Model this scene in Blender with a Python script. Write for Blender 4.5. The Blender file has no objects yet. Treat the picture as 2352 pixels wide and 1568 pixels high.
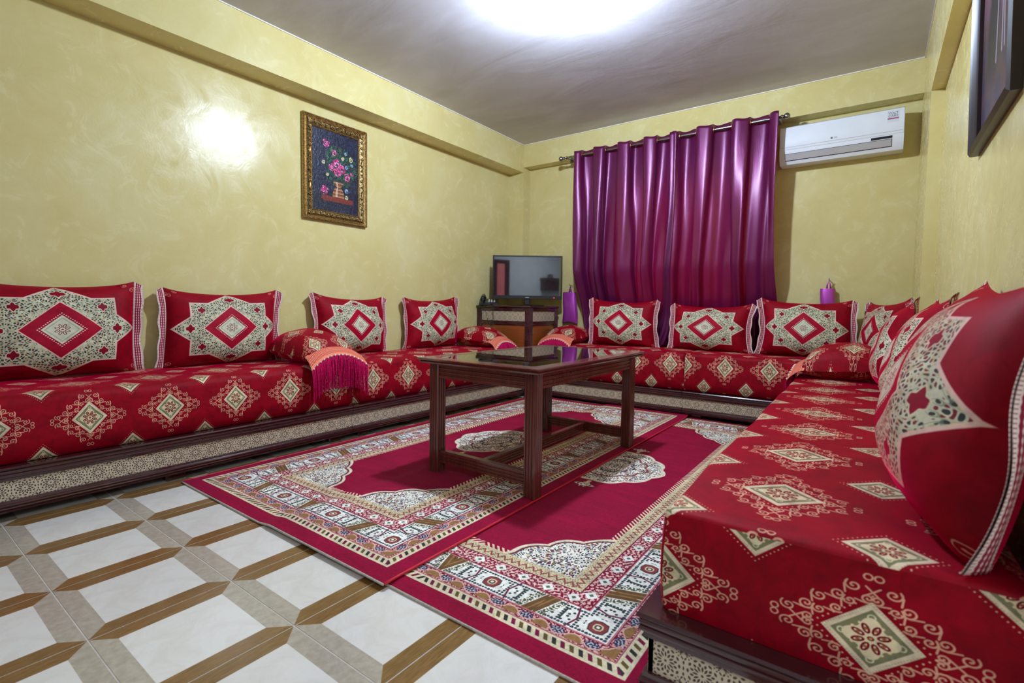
import bpy, math, random
import numpy as np
from mathutils import Matrix, Vector
rnd = random.Random(7)
PI = math.pi
SC = bpy.context.scene
COL = SC.collection

# ---------------------------------------------------------------- camera
cd = bpy.data.cameras.new('camera')
cam = bpy.data.objects.new('camera', cd)
COL.objects.link(cam)
_R = ((0.81028701, -0.58455525, -0.04159475), (0.58585712, 0.80974052, 0.03304115), (0.01436658, -0.05114139, 0.99858808))
cam.matrix_world = Matrix(((_R[0][0], _R[0][2], -_R[0][1], 0.0), (_R[1][0], _R[1][2], -_R[1][1], 0.0),
                           (_R[2][0], _R[2][2], -_R[2][1], 1.0), (0, 0, 0, 1)))
cd.sensor_width = 36.0
cd.lens = 36.0 * 1136.4356 / 2352.0
cd.shift_x = -14.64 / 2352.0
cd.shift_y = -20.25 / 2352.0
cd.clip_start = 0.02
cd.dof.use_dof = True
cd.dof.focus_distance = 3.0
cd.dof.aperture_fstop = 3.2
SC.camera = cam

# ---------------------------------------------------------------- world, view
W = bpy.data.worlds.new('world')
SC.world = W
W.use_nodes = True
W.node_tree.nodes['Background'].inputs[0].default_value = (0.85, 0.92, 1.0, 1)
W.node_tree.nodes['Background'].inputs[1].default_value = 3.0
SC.view_settings.view_transform = 'Standard'
SC.view_settings.look = 'None'
SC.view_settings.exposure = 0.0
SC.view_settings.gamma = 1.0
SC.view_settings.use_curve_mapping = False
SC.cycles.max_bounces = 7
SC.cycles.diffuse_bounces = 4
SC.cycles.glossy_bounces = 4
SC.cycles.sample_clamp_indirect = 4.0
SC.cycles.caustics_reflective = False
SC.cycles.caustics_refractive = False
BULB_STRENGTH = 1520.0
def area(name, loc, rot, sx, sy, power, color):
    l = bpy.data.lights.new(name, 'AREA'); l.shape = 'RECTANGLE'; l.size = sx; l.size_y = sy
    l.energy = power; l.color = color
    o = bpy.data.objects.new(name, l); o.location = loc; o.rotation_euler = rot; COL.objects.link(o)
    return o
area('hall_fill_light', (2.0, -0.9, 2.94), (0, 0, 0), 1.4, 1.4, 95.0, (0.86, 0.92, 1.0))  # added fill, unseen; brightens the hall mirrored in the television
# daylight arriving at the window of the back wall, from outside the pane
area('window_daylight', (-1.68, 5.60, 1.70), (math.radians(90), 0, 0), 1.3, 1.3, 95.0, (1.0, 0.93, 0.86))

# ---------------------------------------------------------------- helpers
def tag(o, label=None, cat=None, group=None, kind=None):
    if label: o['label'] = label
    if cat: o['category'] = cat
    if group: o['group'] = group
    if kind: o['kind'] = kind
    return o
def empty(name, loc=(0, 0, 0), rz=0.0, label=None, cat=None, group=None):
    o = bpy.data.objects.new(name, None); COL.objects.link(o)
    o.empty_display_size = 0.1
    o.location = loc; o.rotation_euler = (0, 0, rz)
    return tag(o, label, cat, group)
class MB:
    """collects shapes, links them as one mesh object"""
    def __init__(s): s.v = []; s.f = []; s.uv = []; s.has_uv = False
    def add(s, vs, fs, uvs=None):
        b = len(s.v); s.v += [tuple(p) for p in vs]
        for i, f in enumerate(fs):
            s.f.append(tuple(b + k for k in f))
            if uvs is None: s.uv.append([(0.0, 0.0)] * len(f))
            else: s.uv.append(list(uvs[i])); s.has_uv = True
        return s
    def box(s, x0, x1, y0, y1, z0, z1, b=0.0):
        if b <= 0:
            vs = [(x, y, z) for x in (x0, x1) for y in (y0, y1) for z in (z0, z1)]
            fs = [(0, 1, 3, 2), (4, 6, 7, 5), (0, 4, 5, 1), (2, 3, 7, 6), (0, 2, 6, 4), (1, 5, 7, 3)]
            return s.add(vs, fs)
        c = ((x0 + x1) / 2, (y0 + y1) / 2, (z0 + z1) / 2); h = ((x1 - x0) / 2, (y1 - y0) / 2, (z1 - z0) / 2)
        b = min(b, min(h) * 0.9)
        idx = {}; vs = []
        for sx in (-1, 1):
            for sy in (-1, 1):
                for sz in (-1, 1):
                    for a in range(3):
                        p = [c[0] + sx * (h[0] - (0 if a == 0 else b)), c[1] + sy * (h[1] - (0 if a == 1 else b)), c[2] + sz * (h[2] - (0 if a == 2 else b))]
                        idx[(sx, sy, sz, a)] = len(vs); vs.append(p)
        fs = []
        g = lambda sx, sy, sz, a: idx[(sx, sy, sz, a)]
        for t in (-1, 1):
            fs.append((g(t, -1, -1, 0), g(t, 1, -1, 0), g(t, 1, 1, 0), g(t, -1, 1, 0)) if t > 0 else (g(t, -1, -1, 0), g(t, -1, 1, 0), g(t, 1, 1, 0), g(t, 1, -1, 0)))
            fs.append((g(-1, t, -1, 1), g(-1, t, 1, 1), g(1, t, 1, 1), g(1, t, -1, 1)) if t > 0 else (g(-1, t, -1, 1), g(1, t, -1, 1), g(1, t, 1, 1), g(-1, t, 1, 1)))
            fs.append((g(-1, -1, t, 2), g(1, -1, t, 2), g(1, 1, t, 2), g(-1, 1, t, 2)) if t > 0 else (g(-1, -1, t, 2), g(-1, 1, t, 2), g(1, 1, t, 2), g(1, -1, t, 2)))
        for p in (-1, 1):
            for q in (-1, 1):
                fs.append((g(-1, p, q, 1), g(1, p, q, 1), g(1, p, q, 2), g(-1, p, q, 2)))
                fs.append((g(p, -1, q, 0), g(p, 1, q, 0), g(p, 1, q, 2), g(p, -1, q, 2)))
                fs.append((g(p, q, -1, 0), g(p, q, 1, 0), g(p, q, 1, 1), g(p, q, -1, 1)))
        for sx in (-1, 1):
            for sy in (-1, 1):
                for sz in (-1, 1): fs.append((g(sx, sy, sz, 0), g(sx, sy, sz, 1), g(sx, sy, sz, 2)))
        return s.add(vs, fs)
    def extrude(s, prof, fn, n=1, uvfn=None):
        """closed profile [(a,b)...]; fn(t, a, b) -> point for t in 0..1"""
        m = len(prof); vs = []; fs = []
        for i in range(n + 1):
            for (a, b) in prof: vs.append(fn(i / n, a, b))
        for i in range(n):
            for k in range(m):
                k2 = (k + 1) % m
                fs.append((i * m + k, i * m + k2, (i + 1) * m + k2, (i + 1) * m + k))
        fs.append(tuple(range(m - 1, -1, -1))); fs.append(tuple(n * m + k for k in range(m)))
        return s.add(vs, fs)
    def tube(s, pts, r, seg=8, caps=True):
        pts = [Vector(p) for p in pts]; n = len(pts)
        rs = r if isinstance(r, (list, tuple)) else [r] * n
        up = Vector((0, 0, 1)); vs = []; fs = []
        t0 = (pts[1] - pts[0]).normalized()
        if abs(t0.dot(up)) > 0.95: up = Vector((1, 0, 0))
        a = t0.cross(up).normalized()
        for i in range(n):
            t = (pts[min(i + 1, n - 1)] - pts[max(i - 1, 0)]).normalized()
            a = (a - t * a.dot(t)).normalized(); b = t.cross(a)
            for k in range(seg):
                th = 2 * PI * k / seg
                vs.append(pts[i] + (a * math.cos(th) + b * math.sin(th)) * rs[i])
        for i in range(n - 1):
            for k in range(seg):
                k2 = (k + 1) % seg
                fs.append((i * seg + k, i * seg + k2, (i + 1) * seg + k2, (i + 1) * seg + k))
        if caps:
            fs.append(tuple(range(seg - 1, -1, -1))); fs.append(tuple((n - 1) * seg + k for k in range(seg)))
        return s.add(vs, fs)
    def ball(s, c, r, seg=10, rings=6):
        rr = r if isinstance(r, (tuple, list)) else (r, r, r)
        vs = [(c[0], c[1], c[2] + rr[2])]; fs = []
        for i in range(1, rings):
            ph = PI * i / rings
            for k in range(seg):
                th = 2 * PI * k / seg
                vs.append((c[0] + rr[0] * math.sin(ph) * math.cos(th), c[1] + rr[1] * math.sin(ph) * math.sin(th), c[2] + rr[2] * math.cos(ph)))
        vs.append((c[0], c[1], c[2] - rr[2])); L = len(vs) - 1
        for k in range(seg):
            k2 = (k + 1) % seg
            fs.append((0, 1 + k, 1 + k2)); fs.append((L, 1 + (rings - 2) * seg + k2, 1 + (rings - 2) * seg + k))
            for i in range(rings - 2):
                a = 1 + i * seg
                fs.append((a + k, a + seg + k, a + seg + k2, a + k2))
        return s.add(vs, fs)
    def ring(s, c, axis, R, r, seg=16, sub=6):
        pts = []
        ax = Vector(axis).normalized(); u = ax.orthogonal().normalized(); w = ax.cross(u)
        vs = []; fs = []
        for i in range(seg):
            th = 2 * PI * i / seg; d = u * math.cos(th) + w * math.sin(th)
            for k in range(sub):
                ph = 2 * PI * k / sub
                vs.append(Vector(c) + d * (R + r * math.cos(ph)) + ax * r * math.sin(ph))
        for i in range(seg):
            for k in range(sub):
                i2 = (i + 1) % seg; k2 = (k + 1) % sub
                fs.append((i * sub + k, i * sub + k2, i2 * sub + k2, i2 * sub + k))
        return s.add(vs, fs)
    def grid(s, nu, nv, fn, uvfn=None, flip=False):
        vs = [fn(i / nu, j / nv) for j in range(nv + 1) for i in range(nu + 1)]
        fs = []; uvs = []
        for j in range(nv):
            for i in range(nu):
                q = [(i, j), (i + 1, j), (i + 1, j + 1), (i, j + 1)]
                if flip: q = q[::-1]
                fs.append(tuple(b * (nu + 1) + a for a, b in q))
                if uvfn: uvs.append([uvfn(a / nu, b / nv) for a, b in q])
        return s.add(vs, fs, uvs if uvfn else None)
    def mesh(s, name, mat, smooth=False):
        me = bpy.data.meshes.new(name); me.from_pydata(s.v, [], s.f)
        if s.has_uv:
            l = me.uv_layers.new(name='uv'); flat = []
            for q in s.uv:
                for a, b in q: flat += [a, b]
            l.data.foreach_set('uv', flat)
        me.materials.append(mat)
        if smooth is not False:
            me.polygons.foreach_set('use_smooth', [True] * len(me.polygons))
            if smooth is not True: me.set_sharp_from_angle(angle=math.radians(smooth))
        me.update()
        return me
    def build(s, name, mat, parent=None, smooth=False, loc=None, rz=None):
        o = bpy.data.objects.new(name, s.mesh(name, mat, smooth)); COL.objects.link(o)
        if parent: o.parent = parent
        if loc is not None: o.location = loc
        if rz is not None: o.rotation_euler = (0, 0, rz)
        return o
def struct(o): o['kind'] = 'structure'; return o
def children_of(o): return [c for c in bpy.data.objects if c.parent == o]
def copy_tree(o, parent=None, kids=None):
    c = o.copy(); COL.objects.link(c)
    if parent: c.parent = parent
    for ch in children_of(o):
        if ch is not c: copy_tree(ch, c)
    return c
def L3(r, g, b):
    f = lambda c: (c / 255.0) / 12.92 if c / 255.0 <= 0.04045 else ((c / 255.0 + 0.055) / 1.055) ** 2.4
    return (f(r), f(g), f(b), 1.0)

# ---------------------------------------------------------------- node materials
class NT:
    def __init__(s, name):
        s.m = bpy.data.materials.new(name); s.m.use_nodes = True
        s.t = s.m.node_tree; s.t.nodes.clear()
        s.out = s.t.nodes.new('ShaderNodeOutputMaterial')
    def n(s, typ, **kw):
        x = s.t.nodes.new(typ)
        for k, v in kw.items():
            if k.startswith('i_'): x.inputs[int(k[2:]) if k[2:].isdigit() else k[2:]].default_value = v
            else: setattr(x, k, v)
        return x
    def l(s, a, b): s.t.links.new(a, b)
    def coord(s, what='Object'): return s.n('ShaderNodeTexCoord').outputs[what]
    def noise(s, co, scale, detail=4, rough=0.5, map_scale=None, dist=0.0):
        if map_scale:
            mp = s.n('ShaderNodeMapping'); mp.inputs['Scale'].default_value = map_scale; s.l(co, mp.inputs[0]); co = mp.outputs[0]
        x = s.n('ShaderNodeTexNoise'); x.inputs['Scale'].default_value = scale; x.inputs['Detail'].default_value = detail
        x.inputs['Roughness'].default_value = rough; x.inputs['Distortion'].default_value = dist
        s.l(co, x.inputs['Vector']); return x.outputs['Fac']
    def ramp(s, fac, stops):
        r = s.n('ShaderNodeValToRGB'); e = r.color_ramp.elements
        while len(e) < len(stops): e.new(0.5)
        for k, (p, c) in enumerate(stops):
            e[k].position = p; e[k].color = c if len(c) == 4 else (*c, 1)
        s.l(fac, r.inputs[0]); return r.outputs[0]
    def mix(s, fac, a, b, mode='MIX'):
        m = s.n('ShaderNodeMix', data_type='RGBA', blend_type=mode)
        for sock, v in ((m.inputs[0], fac), (m.inputs[6], a), (m.inputs[7], b)):
            if isinstance(v, (int, float)): sock.default_value = v
            elif isinstance(v, tuple): sock.default_value = v
            else: s.l(v, sock)
        return m.outputs[2]
    def math(s, op, a, b=0.0):
        m = s.n('ShaderNodeMath', operation=op)
        for sock, v in ((m.inputs[0], a), (m.inputs[1], b)):
            if isinstance(v, (int, float)): sock.default_value = v
            else: s.l(v, sock)
        return m.outputs[0]
    def bump(s, h, strength, dist=0.01):
        b = s.n('ShaderNodeBump'); b.inputs['Strength'].default_value = strength; b.inputs['Distance'].default_value = dist
        s.l(h, b.inputs['Height']); return b.outputs[0]
    def bsdf(s, color, rough=0.5, **kw):
        p = s.n('ShaderNodeBsdfPrincipled')
        for nm, v in (('Base Color', color), ('Roughness', rough)):
            if isinstance(v, (int, float, tuple)): p.inputs[nm].default_value = v
            else: s.l(v, p.inputs[nm])
        for k, v in kw.items():
            sock = p.inputs[k.replace('_', ' ')]
            if isinstance(v, (int, float, tuple)): sock.default_value = v
            else: s.l(v, sock)
        s.l(p.outputs[0], s.out.inputs[0]); s.p = p
        return p
def plain(name, rgb, rough=0.5, noise=0.06, nscale=30, bump=0.0, **kw):
    t = NT(name); co = t.coord()
    n = t.noise(co, nscale, 3)
    c = L3(*rgb); d = tuple(max(0, x * (1 - noise * 2)) for x in c[:3]) + (1,)
    b = tuple(min(1, x * (1 + noise * 2)) for x in c[:3]) + (1,)
    col = t.ramp(n, [(0.3, d), (0.7, b)])
    if bump: kw['Normal'] = t.bump(n, bump, 0.002)
    t.bsdf(col, rough, **kw)
    return t.m
def wood(name, dark, light, rough=0.22, axis=(1, 1, 14), coat=0.6):
    t = NT(name); co = t.coord()
    n = t.noise(co, 6, 5, 0.6, axis)
    n2 = t.noise(co, 2.5, 3)
    col = t.mix(0.35, t.ramp(n, [(0.3, L3(*dark)), (0.7, L3(*light))]), t.ramp(n2, [(0.3, L3(*dark)), (0.75, L3(*light))]))
    t.bsdf(col, rough, Coat_Weight=coat, Coat_Roughness=0.08, Normal=t.bump(n, 0.04, 0.002))
    return t.m
def wall_mat(name, base, pale, deep):
    t = NT(name); co = t.coord()
    n1 = t.noise(co, 1.6, 6, 0.62, dist=0.6)
    n2 = t.noise(co, 5.0, 8, 0.7, dist=1.4)
    n3 = t.noise(co, 18, 6, 0.7, (1, 1, 0.5), dist=1.0)
    c = t.ramp(n1, [(0.32, L3(*deep)), (0.5, L3(*base)), (0.68, L3(*pale))])
    c2 = t.ramp(n2, [(0.35, L3(*deep)), (0.55, L3(*base)), (0.7, L3(*pale))])
    col = t.mix(0.4, c, c2)
    r = t.ramp(n2, [(0.36, (0.15,) * 3), (0.62, (0.30,) * 3)])
    h = t.math('ADD', t.math('MULTIPLY', n2, 1.0), t.math('MULTIPLY', n3, 0.25))
    t.bsdf(col, r, Normal=t.bump(h, 0.15, 0.012), Specular_IOR_Level=0.30)
    return t.m
def emit(name, rgb, strength):
    t = NT(name); e = t.n('ShaderNodeEmission'); e.inputs[0].default_value = L3(*rgb); e.inputs[1].default_value = strength
    t.l(e.outputs[0], t.out.inputs[0]); return t.m

# ---------------------------------------------------------------- woven and printed patterns, computed here
class CV:
    """pattern raster over x0..x1, y0..y1; row 0 is the bottom"""
    def __init__(s, w, h, x0, x1, y0, y1, base):
        s.w, s.h, s.x0, s.x1, s.y0, s.y1 = w, h, x0, x1, y0, y1
        s.px = (x1 - x0) / w
        xs = x0 + (np.arange(w, dtype=np.float32) + 0.5) * (x1 - x0) / w
        ys = y0 + (np.arange(h, dtype=np.float32) + 0.5) * (y1 - y0) / h
        s.X, s.Y = np.meshgrid(xs, ys)
        s.a = np.empty((h, w, 3), np.float32); s.a[:] = np.array(base, np.float32) / 255.0
    def put(s, al, c):
        al = np.asarray(al, np.float32)[..., None]
        c = np.asarray(c, np.float32) / 255.0
        s.a = s.a * (1 - al) + al * c
    def win(s, xa, xb, ya, yb):
        sx = s.w / (s.x1 - s.x0); sy = s.h / (s.y1 - s.y0)
        return (max(0, int((xa - s.x0) * sx) - 1), min(s.w, int((xb - s.x0) * sx) + 2), max(0, int((ya - s.y0) * sy) - 1), min(s.h, int((yb - s.y0) * sy) + 2))
    def seg(s, p, q, w, c):
        i0, i1, j0, j1 = s.win(min(p[0], q[0]) - w, max(p[0], q[0]) + w, min(p[1], q[1]) - w, max(p[1], q[1]) + w)
        if i1 <= i0 or j1 <= j0: return
        X = s.X[j0:j1, i0:i1]; Y = s.Y[j0:j1, i0:i1]
        dx, dy = q[0] - p[0], q[1] - p[1]; L = dx * dx + dy * dy + 1e-12
        t = np.clip(((X - p[0]) * dx + (Y - p[1]) * dy) / L, 0, 1)
        d = np.hypot(X - p[0] - t * dx, Y - p[1] - t * dy)
        al = np.clip((w / 2 - d) / s.px + 0.5, 0, 1)[..., None]
        s.a[j0:j1, i0:i1] = s.a[j0:j1, i0:i1] * (1 - al) + al * (np.array(c, np.float32) / 255.0)
    def line(s, pts, w, c, close=False):
        for k in range(len(pts) - 1): s.seg(pts[k], pts[k + 1], w, c)
        if close: s.seg(pts[-1], pts[0], w, c)
    def dot(s, p, r, c): s.seg(p, (p[0] + 1e-5, p[1]), 2 * r, c)
    def image(s, name):
        im = bpy.data.images.new(name, s.w, s.h)
        buf = np.ones((s.h, s.w, 4), np.float32); buf[..., :3] = np.clip(s.a, 0, 1)
        im.pixels.foreach_set(buf.ravel()); im.update(); im.pack()
        return im
NR = np.random.RandomState(5)
def bandnoise(h, w, f0, f1, seed):
    """smooth worm-like field with wavelengths between w/f1 and w/f0 pixels"""
    r = np.random.RandomState(seed).standard_normal((h, w)).astype(np.float32)
    F = np.fft.rfft2(r)
    fy = np.fft.fftfreq(h)[:, None] * h; fx = np.fft.rfftfreq(w)[None, :] * w
    fy = fy * (w / h)
    k = np.hypot(fx, fy)
    m = np.exp(-((k - (f0 + f1) / 2) / ((f1 - f0) / 2)) ** 2)
    g = np.fft.irfft2(F * m, s=(h, w)); g = g / g.std()
    return g.astype(np.float32)
def sm(x, a, b): 
    t = np.clip((x - a) / (b - a), 0, 1); return t * t * (3 - 2 * t)
def ss(x, w): return np.clip(x / w + 0.5, 0, 1)     # antialiased step
def spiral(cx, cy, R, th0, turn, sgn=1, n=22):
    out = []
    for i in range(n):
        t = i / (n - 1); r = R * (1 - 0.86 * t); th = th0 + sgn * turn * 2 * PI * t
        out.append((cx + r * math.cos(th), cy + r * math.sin(th)))
    return out
CREAM = (226, 208, 176); LINE = (214, 160, 132); OLIVE = (126, 124, 90); DKRED = (112, 6, 26)
def small_diamond(c, cx, cy, a, b, u, dots=True):
    X, Y = c.X - cx, c.Y - cy
    d = np.abs(X) / a + np.abs(Y) / b
    e = c.px / min(a, b)
    c.put(ss(1 - d, e), CREAM)
    ck = (np.sin(c.X * 2 * PI / (0.022 * u) ) * np.sin(c.Y * 2 * PI / (0.022 * u)) > 0.2) & (d < 1) & (d > 0.9)
    c.put(ck * 0.55, (170, 150, 110))
    c.put(ss(0.80 - d, e), OLIVE)
    # cream quatrefoil over the olive
    q = np.maximum(np.abs(X) / a, np.abs(Y) / b)
    th = np.arctan2(Y / b, X / a); r = np.hypot(X / a, Y / b)
    c.put(ss(0.47 + 0.10 * np.cos(4 * th) - r, e) , (224, 208, 168))
    for (sx, sy) in ((1, 0), (-1, 0), (0, 1), (0, -1)):
        px, py = cx + sx * a * 0.58, cy + sy * b * 0.58
        c.line([(px + 0.075 * a * math.cos(t), py + 0.075 * b * math.sin(t)) for t in [k * PI / 6 for k in range(13)]], 0.007 * u, (214, 208, 170))
        for m in (-1, 1):
            qx, qy = cx + sx * a * 0.36 + m * sy * a * 0.22, cy + sy * b * 0.36 + m * sx * b * 0.22
            c.dot((qx, qy), 0.008 * u, (222, 206, 160))
    # eight petals
    for k in range(8):
        t = k * PI / 4 + PI / 8
        px, py = cx + 0.27 * a * math.cos(t), cy + 0.27 * b * math.sin(t)
        ex = [(px + (0.12 * math.cos(s_) * math.cos(t) - 0.055 * math.sin(s_) * math.sin(t)) * a, py + (0.12 * math.cos(s_) * math.sin(t) + 0.055 * math.sin(s_) * math.cos(t)) * b) for s_ in [j * PI / 5 for j in range(11)]]
        c.line(ex, 0.010 * u, DKRED)
        c.dot((px, py), 0.009 * u, (150, 90, 60))
    c.dot((cx, cy), 0.014 * u, DKRED); c.dot((cx, cy), 0.007 * u, (200, 150, 90))
    if dots:
        n = 11
        for (x0, y0, x1, y1) in ((a, 0, 0, b), (0, b, -a, 0), (-a, 0, 0, -b), (0, -b, a, 0)):
            for k in range(n):
                t = k / n; f = 1.17
                c.dot((cx + f * (x0 * (1 - t) + x1 * t), cy + f * (y0 * (1 - t) + y1 * t)), 0.0048 * u, (224, 176, 140))
def scrolls(c, cx, cy, A, B, u):
    """two rows of curls round a medallion, half extents A, B"""
    w = 0.0088 * u
    for sx in (1, -1):
        for sy in (1, -1):
            P = lambda x, y: (cx + sx * x, cy + sy * y)
            L = math.hypot(A, B)
            tx, ty = -A / L, B / L; nx, ny = B / L, A / L
            def at(t, off, f=1.0): return (A * f * (1 - t) + nx * off, B * f * t + ny * off)
            for (f, ts, R, dirs) in ((0.93, (0.13, 0.30, 0.47, 0.64, 0.82), 0.036 * u, (1, -1, 1, -1, 1)), (0.70, (0.10, 0.30, 0.5, 0.72, 0.92), 0.030 * u, (-1, 1, -1, 1, -1))):
                prev = None
                for t, dr in zip(ts, dirs):
                    x, y = at(t, 0.010 * u * dr, f)
                    base = math.atan2(ty, tx)
                    sp = spiral(x, y, R, base + PI / 2 * dr + PI, 1.35, -dr)
                    c.line([P(*p) for p in sp], w, LINE)
                    s0 = sp[0]
                    if prev:
                        m = ((prev[0] + s0[0]) / 2 + nx * 0.012 * u * dr, (prev[1] + s0[1]) / 2 + ny * 0.012 * u * dr)
                        c.line([P(*prev), P(*m), P(*s0)], w, LINE)
                    e = (x + tx * R * 0.95, y + ty * R * 0.95)
                    prev = e
    for (dx, dy) in ((1, 0), (-1, 0), (0, 1), (0, -1)):
        px, py = cx + dx * A * 0.97, cy + dy * B * 0.97
        for m in (-1, 1):
            qx, qy = px + m * dy * 0.021 * u, py + m * dx * 0.021 * u
            c.line([(qx + 0.017 * u * math.cos(t), qy + 0.019 * u * math.sin(t)) for t in [k * PI / 6 for k in range(13)]], w * 0.9, LINE)
        qx, qy = cx + dx * A * 0.74, cy + dy * B * 0.74
        for m in (-1, 1):
            c.line([(qx - dx * 0.03 * u + dy * m * 0.028 * u, qy - dy * 0.03 * u + dx * m * 0.028 * u), (qx, qy), (qx + dx * 0.03 * u + dy * m * 0.028 * u, qy + dy * 0.03 * u + dx * m * 0.028 * u)], w * 1.0, LINE)
RED = (138, 0, 22)
def fabric_image():
    c = CV(1024, 1024, -0.5, 0.5, -0.5, 0.5, RED)
    scrolls(c, 0, 0, 0.415, 0.395, 1.0)
    small_diamond(c, 0, 0, 0.20, 0.23, 1.0)
    for x in (-0.5, 0.5):
        for y in (-0.5, 0.5): small_diamond(c, x, y, 0.165, 0.185, 0.85)
    return c.image('medallion_velvet')
def star_image():
    """cushion face: u -1..1, v -1..1"""
    w, h = 1280, 1024
    c = CV(w, h, -1, 1, -1, 1, (140, 0, 24))
    X, Y = c.X, c.Y
    e = 2.5 * c.px
    sqw, sqh = 0.60, 0.66
    dm = np.abs(X) / 0.86 + np.abs(Y) / 0.97      # diamond point to point
    sq = np.maximum(np.abs(X) / sqw, np.abs(Y) / sqh)
    # scalloped top and bottom points
    dome = np.abs(X) / 0.86 * 0.93 + np.abs(Y) ** 1.25 / 0.93
    star = np.minimum(np.where(np.abs(Y) > np.abs(X) * 1.1, dome, dm), sq)
    c.put(ss(1 - star, 0.012), (206, 206, 176))
    g = bandnoise(h, w, 30, 52, 11); g = (g + g[:, ::-1] + g[::-1] + g[::-1, ::-1]) / 2
    g2 = bandnoise(h, w, 16, 30, 12); g2 = (g2 + g2[:, ::-1] + g2[::-1] + g2[::-1, ::-1]) / 2
    inside = ss(0.965 - star, 0.012)
    c.put(inside * ss(g2 - 0.9, 0.4) * 0.55, (178, 160, 110))
    c.put(inside * ss(g - 0.95, 0.35), (44, 62, 56))
    c.put(inside * ss(-g - 1.25, 0.35), (120, 44, 52))
    c.put(inside * ss(0.10 - np.abs(g2 - 0.25), 0.08) * 0.7, (120, 132, 104))
    # pale outline
    c.put(ss(0.020 - np.abs(star - 0.985), 0.010), (232, 196, 180))
    # eight red lozenges in the points
    for (px, py, a, b) in ((0.60, 0, .07, .10), (-0.60, 0, .07, .10), (0, 0.76, .10, .07), (0, -0.76, .10, .07), (.44, .46, .065, .085), (-.44, .46, .065, .085), (.44, -.46, .065, .085), (-.44, -.46, .065, .085)):
        d = np.abs(X - px) / a + np.abs(Y - py) / b + 0.12 * np.cos(6 * np.arctan2(Y - py, X - px))
        c.put(ss(1.25 - d, 0.12), (214, 206, 172)); c.put(ss(0.98 - d, 0.12), (130, 8, 34))
    # inner field
    d = np.abs(X) / 0.41 + np.abs(Y) / 0.56
    c.put(ss(1.05 - d, 0.012), (232, 196, 176)); c.put(ss(1.0 - d, 0.012), (158, 4, 38))
    a, b = 0.21, 0.29
    for (x0, y0, x1, y1) in ((a, 0, 0, b), (0, b, -a, 0), (-a, 0, 0, -b), (0, -b, a, 0)):
        for k in range(12):
            t = k / 12; f = 1.14
            c.dot((f * (x0 * (1 - t) + x1 * t), f * (y0 * (1 - t) + y1 * t)), 0.0085, (236, 226, 205))
    d = np.abs(X) / a + np.abs(Y) / b
    c.put(ss(1 - d, 0.02), (216, 216, 190)); c.put(ss(0.05 - np.abs(d - 0.80), 0.03) * 0.5, (140, 150, 120))
    for k in range(8):
        t = k * PI / 4 + PI / 8
        px, py = 0.055 * math.cos(t), 0.075 * math.sin(t)
        c.line([(px + (0.026 * math.cos(s_) * math.cos(t) - 0.013 * math.sin(s_) * math.sin(t)), py + 1.3 * (0.026 * math.cos(s_) * math.sin(t) + 0.013 * math.sin(s_) * math.cos(t))) for s_ in [j * PI / 5 for j in range(11)]], 0.0075, (120, 16, 30))
    c.dot((0, 0), 0.013, (150, 60, 40))
    # corner curls
    for sx in (1, -1):
        for sy in (1, -1):
            for (x, y, R, t0, dr) in ((0.86, 0.80, 0.05, 0.5, 1), (0.93, 0.64, 0.035, 2.2, -1), (0.76, 0.92, 0.035, 3.5, 1), (0.93, 0.93, 0.04, 1.0, -1)):
                c.line([(sx * p[0], sy * p[1]) for p in spiral(x, y, R, t0, 1.3, dr)], 0.009, (214, 150, 130))
    return c.image('star_velvet')
def trim_image():
    c = CV(128, 256, 0, 1, 0, 2, (236, 214, 204))
    X, Y = c.X, c.Y
    z = np.abs(((Y * 2) % 1) - 0.5) * 2
    for k in (0.30, 0.50, 0.70):
        c.put(ss(0.05 - np.abs(X - k - 0.09 * (z - 0.5)), 0.02), (140, 20, 52))
        c.put(ss(0.05 - np.abs(X - k + 0.09 * (z - 0.5)), 0.02), (140, 20, 52))
    g = np.abs(((Y * 8) % 1) - 0.5)
    c.put((g < 0.12) * ((X < 0.16) | (X > 0.84)) * 0.8, (110, 50, 60))
    return c.image('braid_trim')
def crochet_image():
    c = CV(512, 128, 0, 4, 0, 1, (236, 140, 104))
    X, Y = c.X, c.Y
    fx = np.abs((X * 4) % 1 - 0.5); 
    for r in (0.25, 0.62):
        fy = np.abs(Y - r)
        c.put((fx < 0.22) & (fy < 0.13), (170, 22, 48)) if False else c.put(ss(0.22 - fx, 0.06) * ss(0.12 - fy, 0.04), (176, 24, 44))
    fx2 = np.abs((X * 8) % 1 - 0.5)
    c.put(ss(0.03 - np.abs(Y - 0.44), 0.02) * ss(fx2 - 0.2, 0.1), (150, 40, 50))
    c.put(ss(0.03 - np.abs(Y - 0.84), 0.02) * ss(fx2 - 0.15, 0.1), (150, 40, 50))
    return c.image('crochet_band')
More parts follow.
